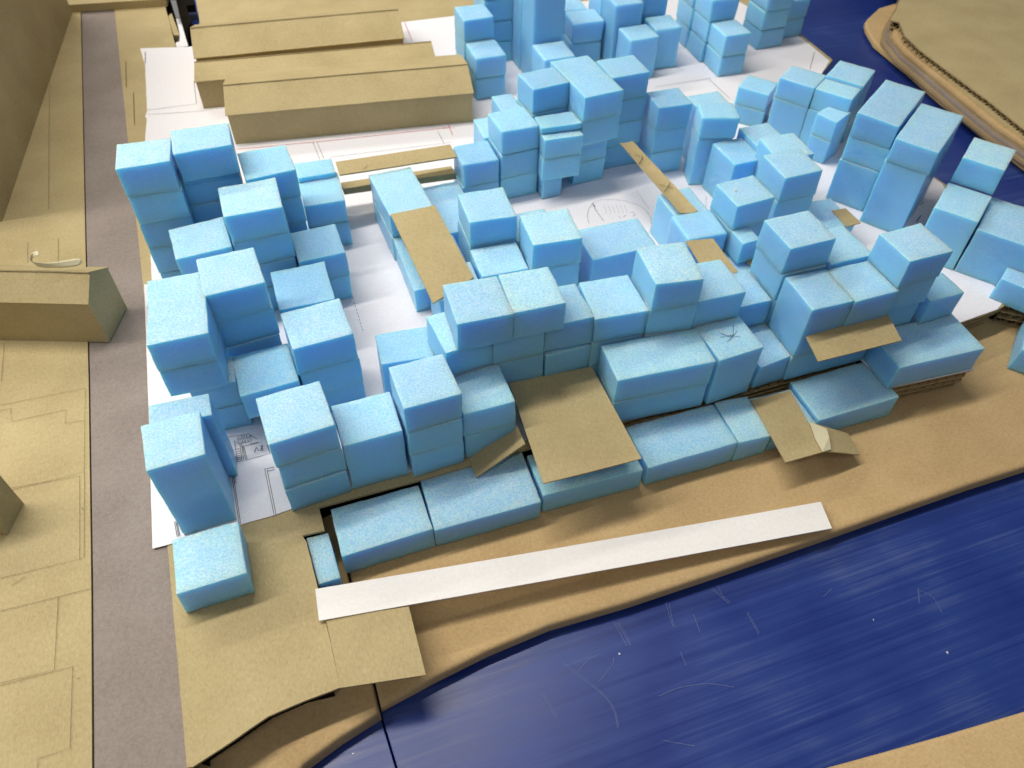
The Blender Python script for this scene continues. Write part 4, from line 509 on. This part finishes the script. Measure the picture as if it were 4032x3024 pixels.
  (0.1915, 0.6012, 0.0473, 0.0493, -2.5, 0.06, 0.0, 'blue foam block, bottom of the upper cube over the middle cluster step', ''),
  (0.1891, 0.5525, 0.0469, 0.041, -2.12, 0.06, 0.03, 'blue foam block, top of the step below the middle cluster cube', 'M6'),
  (0.1891, 0.553, 0.0469, 0.041, -1.39, 0.03, 0.0, 'blue foam block, bottom of the step below the middle cluster cube', ''),
  (0.2391, 0.5484, 0.0482, 0.0475, -5.09, 0.09, 0.06, 'blue foam block, top of the three-high column right of the middle step', 'M7'),
  (0.2391, 0.549, 0.0482, 0.0475, -5.06, 0.06, 0.03, 'blue foam block, middle of the three-high column right of the middle step', ''),
  (0.239, 0.5484, 0.0482, 0.0475, -5.64, 0.03, 0.0, 'blue foam block, bottom of the three-high column right of the middle step', ''),
  (0.2371, 0.5944, 0.044, 0.044, -2.0, 0.06, 0.0, 'blue foam block, thin sliver visible behind the middle three-high column', 'M8'),
  (0.3125, 0.5505, 0.07, 0.048, -1.0, 0.057, 0.0, 'blue foam block, wide one before the pencil ellipse drawing', 'M9'),
  (0.4014, 0.5412, 0.0449, 0.0429, -2.69, 0.06, 0.0, 'blue foam block, puffy one at the near end of the marked ramp', 'M10'),
  (0.4085, 0.587, 0.04, 0.046, 0.0, 0.054, 0.0, 'blue foam block, flat sky blue face under the marked ramp', 'M20'),
  (0.4373, 0.5121, 0.0204, 0.0253, 1.2, 0.06, 0.0345, 'blue foam block, small remnant wedged behind the right terrace', 'M11'),
  (0.4413, 0.5041, 0.034, 0.038, 0.0, 0.0315, 0.0, 'blue foam block, shaded low piece below the wedged small remnant', 'M11c'),
  (0.448, 0.5428, 0.0444, 0.0408, 2.46, 0.09, 0.06, 'blue foam block, top of the with a tan stain on its top', 'M12'),
  (0.4482, 0.5425, 0.0444, 0.0408, 2.96, 0.06, 0.0, 'blue foam block, bottom of the with a tan stain on its top', ''),
  (0.5221, 0.5716, 0.0452, 0.0461, -0.62, 0.09, 0.06, 'blue foam block, top of the rough near half of the joined tall pair', 'M13'),
  (0.5219, 0.5714, 0.0452, 0.0461, -0.0, 0.06, 0.0, 'blue foam block, bottom of the rough near half of the joined tall pair', ''),
  (0.5423, 0.6113, 0.0434, 0.0448, -3.7, 0.0825, 0.0, 'blue foam block, rough far half of the joined tall pair', 'M14'),
  (0.513, 0.65, 0.044, 0.048, 2.0, 0.06, 0.0, 'blue foam block, smooth step left of the joined tall pair', 'M15'),
  (0.5005, 0.691, 0.0432, 0.0335, -16.53, 0.09, 0.063, 'blue foam block, squat rounded cap in the middle right cluster', 'M16'),
  (0.5005, 0.6915, 0.0412, 0.0325, -16.53, 0.0615, 0.0, 'blue foam block, base under the squat rounded cap', 'M16b'),
  (0.5207, 0.7361, 0.044, 0.044, 0.0, 0.072, 0.0, 'blue foam block, sliver showing left behind the squat rounded cap', 'M18'),
  (0.5495, 0.6619, 0.04, 0.044, 0.0, 0.066, 0.0, 'blue foam block, pale one squeezed behind the smooth step', 'M19'),
  (0.5735, 0.548, 0.036, 0.05, -4.0, 0.03, 0.0, 'blue foam block, low one before the deep diagonal towers', 'M21')]

def marks(key, name, m, par):
    for k, p, w_, z in D['lines']:
        if k == key: link(name, ribbons([(p, w_*(1.35 if m == 'print' else .6 if m == 'red' else .8), z)]), m, par)

# ------------------------------------------------------------------ table and card bases
TZ = -.045
JX = lambda y: D['joint'][0][0]+(y-D['joint'][0][1])*(D['joint'][1][0]-D['joint'][0][0])/(D['joint'][1][1]-D['joint'][0][1])   # joint between the two tables
for k, pts in enumerate(([(-3, -1.5), (JX(-1.5), -1.5), (JX(.9), .9), (-3, .9)], [(3, -1.5), (3, 4), (JX(4)+.0012, 4), (JX(-1.5)+.0012, -1.5)])):
    o = struct(link('table_top', slab(pts, TZ, .03), 'table'))
    b = o.modifiers.new('b', 'BEVEL'); b.width = .0006; b.segments = 2; b.limit_method = 'ANGLE'
    if k == 1: table_top = o
struct(link('table_top', slab([(-3, .902), (JX(.902), .902), (JX(4), 4), (-3, 4)], TZ-.0005, .03), 'table'))
struct(link('floor', slab([(-6, -6), (6, -6), (6, 8), (-6, 8)], -.8, .05), 'dark'))
sv = []; 
for i, s in enumerate(D['scratches']):
    sv.append((s, .00024, TZ+.0004))
    if i % 3 == 0: sv.append(([(p[0]+.0011+.0004*math.sin(j*2.0), p[1]+.0006) for j, p in enumerate(s)], .00018, TZ+.0004))
for t_ in sv: link('scratch', ribbons([t_], True), 'scuff', table_top)
for i, p in enumerate(D['lint']):
    me = foam_mesh(.0012, .0009, .0005, 900+i, 1, .0003); o = tag(link('lint_fleck', me, 'lint', None, (p[0], p[1], TZ), i, True), 'tiny pale fleck of lint lying on the blue table', 'lint fleck', 'lint flecks on the blue table')

o = tag(link('kraft_sheet', sheet_slab(D['kraft_main'], -.029, .008, .016, .003), 'kraft', smooth=True), 'large kraft cardboard sheet with rolled front edge on the blue table', 'cardboard sheet')
o.data.polygons.foreach_set('use_smooth', [len(p.vertices) == 4 for p in o.data.polygons])
o = tag(link('kraft_sheet', sheet_slab(D['kraft_left'], -.0295, .011, .012, .003), 'kraft'), 'kraft cardboard sheet below the card base at the bottom left', 'cardboard sheet')
o.data.polygons.foreach_set('use_smooth', [len(p.vertices) == 4 for p in o.data.polygons])

base = tag(link('chipboard_sheet', slab(D['plate'], 0, .0022, .00012, .008), 'chip'), 'brown chipboard sheet carrying the white plan and the foam blocks', 'card sheet')
link('core', slab(inset(D['plate'], .0095), -.0024, .0262), 'void', base)  # black core: shade under the sheet edge is put into its colour
marks('plate', 'cut_line', 'line', base)
# corrugated piles showing under the right-hand edges
def pile(path, n, z0, th, name_parent, ins=0, sd=0, taper=0, **k):
    for i in range(n):
        pp = [Vector(p) for p in path]
        nn = []
        for j, p in enumerate(pp):
            d = (pp[min(j+1, len(pp)-1)]-pp[max(j-1, 0)]).normalized(); nn.append(p+Vector((-d.y, d.x))*(ins*i+.001*math.sin(i*2.1+sd)))
        if taper: nn[-1] = nn[-1].lerp(nn[-2], min(.8, taper*i))
        link('corrugated_layer', corrugated([tuple(q) for q in nn], z0-i*th, th-.0004, depth=.014, seed=sd+i, **k), 'flute', name_parent)
pile([(.500, .3705), (.5005, .3295), (.591, .3235), (.596, .350)], 3, -.0026, .0082, base, .0012, 3, .25, amp=.9)
pile([(.606, .3765), (.629, .380), (.672, .3845), (.690, .387)], 4, -.0026, .0066, base, .0016, 11, .1)
pile([(.692, .386), (.735, .353), (.80, .44)], 3, -.0026, .0085, base, .0015, 21)
pile([(.2475, .3725), (.33, .3725), (.4145, .3725), (.499, .3715)], 2, -.0026, .010, base, .001, 31)
road = tag(link('grey_strip', slab(D['road'], -.0012, .004), 'road'), 'long grey board strip running between the two brown card sheets', 'card strip')
left = tag(link('chipboard_sheet', slab(D['board_left'], 0, .003), 'chip'), 'brown chipboard sheet with thin parcel lines at the far left', 'card sheet')
link('core', slab(inset(D['board_left'], .003), -.0032, .040), 'edge', left)
link('core', slab(inset(D['road'], .0015), -.0055, .037), 'edge', road)
marks('board', 'cut_line', 'line', left)
near = tag(link('site_plan', slab(D['paper_near'], .0009, .0004, .00015, .01, 2), 'paper'), 'white printed plan sheet under the front foam clusters', 'plan sheet')
marks('near', 'printed_line', 'print', near)
marks('sketch', 'pencil_line', 'pencil', near)
far = tag(link('site_plan', slab(D['paper_far'], .0004, .00035, .0002, .01, 5), 'paper'), 'white plan sheet under the card sheds and far blocks', 'plan sheet')
marks('far', 'printed_line', 'pencil', far)
marks('red', 'red_line', 'red', far)

# ------------------------------------------------------------------ foam blocks
top_of = {}; last_key = ''
ROUGH = {'L1', 'L5', 'L6', 'L7', 'L8', 'L10', 'L11', 'L12', 'L15', 'L17', 'L19', 'C1', 'C2', 'C7', 'C14', 'C16', 'R0', 'R5', 'M7', 'U8', 'R1', 'R2'}
SMOOTH = {'L3', 'L4', 'L4b', 'L13', 'L14', 'L16', 'L21', 'E1', 'E2', 'E3', 'E4', 'E5', 'E6', 'E7', 'M10', 'M15', 'M16', 'C17', 'U1'}
for i, (x, y, w_, d_, a, zt, zb, lab, key) in enumerate(BLOCKS):
    far_ = y > .85
    me = foam_mesh(w_+.0001, d_+.0001, zt-zb-.00005, i+1, .7 if far_ else 1.0, .0026 if far_ or key in ('E1','M10','M16','E7') else .0008)
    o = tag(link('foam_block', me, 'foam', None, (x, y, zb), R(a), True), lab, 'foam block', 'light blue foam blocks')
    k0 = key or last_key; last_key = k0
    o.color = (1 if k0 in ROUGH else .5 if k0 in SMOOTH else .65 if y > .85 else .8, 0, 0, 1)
    if key: top_of[key] = o
def child_at(name, me, m, par):
    o = link(name, me, m, par); o.matrix_parent_inverse = par.matrix_basis.inverted(); return o
child_at('ink_scribble', ribbons([(p, w_*.62, z) for k, p, w_, z in D['lines'] if k == 'scribble']), 'ink', top_of['C10'])
# fleck and stain seen on single blocks
b = top_of['L5']; child_at('fleck', foam_mesh(.004, .0012, .0008, 77, 1, .0003), 'lint', b).matrix_world = Matrix.Translation((b.location.x-.0255, b.location.y+.012, .1165))
b = top_of['M12']; child_at('stain', slab([(b.location.x-.010+.0016*math.cos(t*.9), b.location.y+.002+.0013*math.sin(t*.9)) for t in range(7)], .0913, .0008), 'tape', b)

# ------------------------------------------------------------------ cards
for key, name, lab, c, th, m, cat, grp in D['cards']:
    me = sheet(c, th, 12, .0012 if key in ('strip', 'ramp') else 0, len(key)*3.3); o = tag(link(name, me, m), lab, cat)
    if key in ('ramp', 'bridge'):
        ls = [(p, w_, z+.0004) for k, p, w_, z in D['lines'] if k == key]
        if ls: link('pencil_mark', ribbons(ls), 'ink', o)
tp = D['taped']; t = empty('taped_card', tp[0][0], 'bent brown card joined by masking tape beside the last front slab', 'card piece')
def kid(name, me, m, par): o = link(name, me, m, par); o.matrix_parent_inverse = Matrix.Translation(par.location).inverted(); return o
kid('card_panel', sheet(tp[0], .0014), 'chip', t); kid('card_panel', sheet(tp[1], .0014), 'chip', t)
q = D['tape']; kid('masking_tape', mesh('tape', q+[(v[0], v[1], v[2]-.0004) for v in q], [(0, 1, 5), (1, 4, 5), (1, 2, 4), (2, 3, 4)]+[(i, i+6, (i+1) % 6+6, (i+1) % 6) for i in range(6)]), 'tape', t)

# ------------------------------------------------------------------ card sheds and halls
def shed(name, fl, fr, depth, ez, rz, rpos, over, label, seam=None, group=None, ext_l=0, bdrop=0):
    A, B = Vector(fl), Vector(fr); u = (B-A).normalized(); v = Vector((-u.y, u.x)); L = (B-A).length
    root = empty(name, (A.x, A.y, 0), label, 'card shed', group)
    pt = lambda s, t, z: (A.x+u.x*s+v.x*t, A.y+u.y*s+v.y*t, z)
    vs = []; th = .0012
    prof = [(0, 0), (depth, 0), (depth, ez-bdrop), (rpos, rz), (0, ez)]
    vs = [pt(0, t_, z) for t_, z in prof]+[pt(L, t_, z) for t_, z in prof]; n = 5
    fs = [(0, 4, 3, 2, 1), (5, 6, 7, 8, 9)]+[(i, i+5, (i+1) % 5+5, (i+1) % 5) for i in range(5)]
    fs = [f[::-1] for f in fs]
    w_ = kid('wall', mesh('wall', vs, [f for f in fs]), 'chip', root)
    sl = (rz-ez)/rpos; sb = (ez-bdrop-rz)/(depth-rpos)
    cuts = [0]+([seam*L] if seam else [])+[L]
    for a, b in zip(cuts[:-1], cuts[1:]):
        g_ = .0010 if seam else 0
        a2 = a-over*.4 if a == 0 else a+g_; b2 = b+over*.4 if b == L else b-g_
        kid('roof', sheet([pt(a2, -over, ez-sl*over+.0006), pt(b2, -over, ez-sl*over+.0006), pt(b2, rpos, rz+.0008), pt(a2, rpos, rz+.0008)], th, 6), 'chip', root)
    kid('roof', sheet([pt(-over*.4, rpos-.0004, rz+.0023), pt(L+over*.4, rpos-.0004, rz+.0023), pt(L+over*.4, depth+over, ez-bdrop+sb*over+.0008), pt(-over*.4, depth+over, ez-bdrop+sb*over+.0008)], th, 6), 'chip', root)
    return root
shed('card_shed', (-.0340, .9415), (.2700, .9022), .098, .0440, .0580, .040, .0045, 'long low brown card shed nearest the foam blocks')
shed('card_shed', (-.0649, 1.0446), (.2500, 1.0085), .070, .0395, .0455, .038, .0030, 'middle one of the three long brown card sheds', bdrop=.010)
shed('card_shed', (-.0600, 1.1105), (.2240, 1.0850), .096, .0420, .0600, .043, .0045, 'rearmost of the three long brown card sheds')
hall = shed('card_hall', (-.4100, .7030), (-.1876, .6208), .0495, .0515, .0690, .0215, .0012, 'brown gabled card hall with a curl of tape on its roof', seam=.615)
hall['category'] = 'card hall'
vs = []; 
for lo, up_ in D['curl']: vs += [lo, up_]
curl = tag(link('tape_curl', mesh('curl', vs, [(2*i, 2*i+2, 2*i+3, 2*i+1) for i in range(len(D['curl'])-1)]), 'tape', smooth=True), 'curled strip of masking tape lying on the left card hall', 'masking tape')
sm = curl.modifiers.new('s', 'SUBSURF'); sm.levels = 2; sm.render_levels = 2; so = curl.modifiers.new('t', 'SOLIDIFY'); so.thickness = .0002
u = (Vector((-.2637, .4224))-Vector((-.45, .49))).normalized()
shed('card_hall', (-.45, .4900), (-.2637, .4224), .0290, .045, .058, .014, .0012, 'brown card hall cut off by the left picture edge')['category'] = 'card hall'
# large hall at the top left
A_, B_ = Vector((-.2380, 1.410)), Vector((-.2995, .86)); dv = (B_-A_).normalized(); nv = Vector((dv.y, -dv.x))
if nv.x > 0: nv = -nv
root = empty('card_hall', (A_.x, A_.y, 0), 'big dark brown card hall filling the top left corner', 'card hall')
h_ = .30; q = [A_, B_, B_+nv*.30, A_+nv*.30]
vs = [(p.x, p.y, 0) for p in q]+[(p.x, p.y, h_) for p in q]
kid('wall', mesh('w', vs, [(0, 4, 5, 1), (1, 5, 6, 2), (2, 6, 7, 3), (3, 7, 4, 0), (0, 1, 2, 3)]), 'chip', root)
kid('roof', sheet([(p.x, p.y, h_+.0016) for p in q], .0014, 4), 'chip', root)

# ------------------------------------------------------------------ things at the top edge
bb = tag(link('chipboard_sheet', slab(D['back_board'], .012, .012), 'chip'), 'brown card sheet beyond the grey strip at the top edge', 'card sheet')
tag(link('steel_rule', slab(D['ruler'], .012, .002), 'metal'), 'grey metal rule lying in the gap at the top left', 'metal rule')
tag(link('gap_shade', slab(D['dark_gap'], -.018, .012), 'void'), 'added black slab for the shade down the top left gap', 'shade fill')  # black slab added to stand for the shade in the gap
tag(link('grey_strip', slab(D['greystrip'], .0008, .0006), 'paper'), 'pale grey paper tongue sticking out behind the plan sheet', 'paper strip')
po = [Vector(p) for p in D['post']]
tag(link('card_post', slab([tuple(p) for p in po], -.002, .02), 'chip'), 'small brown card strut down in the top left gap', 'card strut')

# ------------------------------------------------------------------ stacked sheets at the right and the corner at bottom right
def corner(pts, ztop, th, m, roll=0, close=((1.9, .55), (1.9, 1.9))):
    P_ = list(pts)+[(2.2, P_last) for P_last in ()]
    return pts
def closed(pts): return list(pts)+[(2.6, pts[-1][1]-.1), (2.6, 2.6), (pts[0][0]+.3, 2.6)]
k1 = empty('cardboard_stack', (1.2, 1.1, TZ), 'stack of brown cardboard sheets with open corrugated edge at top right', 'cardboard stack')
o = kid('kraft_sheet', sheet_slab(closed(D['corner_kraft']), -.032, .004, .010, .004), 'kraft', k1)
cm_ = closed(D['corner_mid'])
for i, (dz, th, off, mm) in enumerate([(-.0285, .0040, -.001, 'edge'), (-.0245, .0038, .003, 'road'), (-.0205, .0040, .0075, 'edge'), (-.0165, .0034, .011, 'kraft'), (-.0128, .0034, .018, 'chip')]):
    q_ = inset(cm_, off); q_ = [(a+.0022*math.sin(a*37+i*2), b+.0022*math.cos(b*31+i)) for a, b in q_]
    kid('middle_sheet', slab(q_, dz+.0035, th, .0007, .012, i), mm, k1)
kid('top_sheet', slab(closed(D['corner_top']), 0, .0016, .0003, .01), 'chip', k1)
ct = D['corner_top'][2:]
kid('corrugated_edge', corrugated([tuple(p) for p in ct], -.0018, .0105, depth=.03, wave=.0135, seed=5), 'flute', k1)
kid('core', slab(inset(closed(D['corner_top']), .011), -.0020, .0098), 'void', k1)  # painted black to give the flute holes their shade
o = tag(link('kraft_sheet', sheet_slab(D['kraft_br'], -.026, .010, .010, .006), 'kraft'), 'kraft cardboard edge poking in at the bottom right corner', 'cardboard sheet')
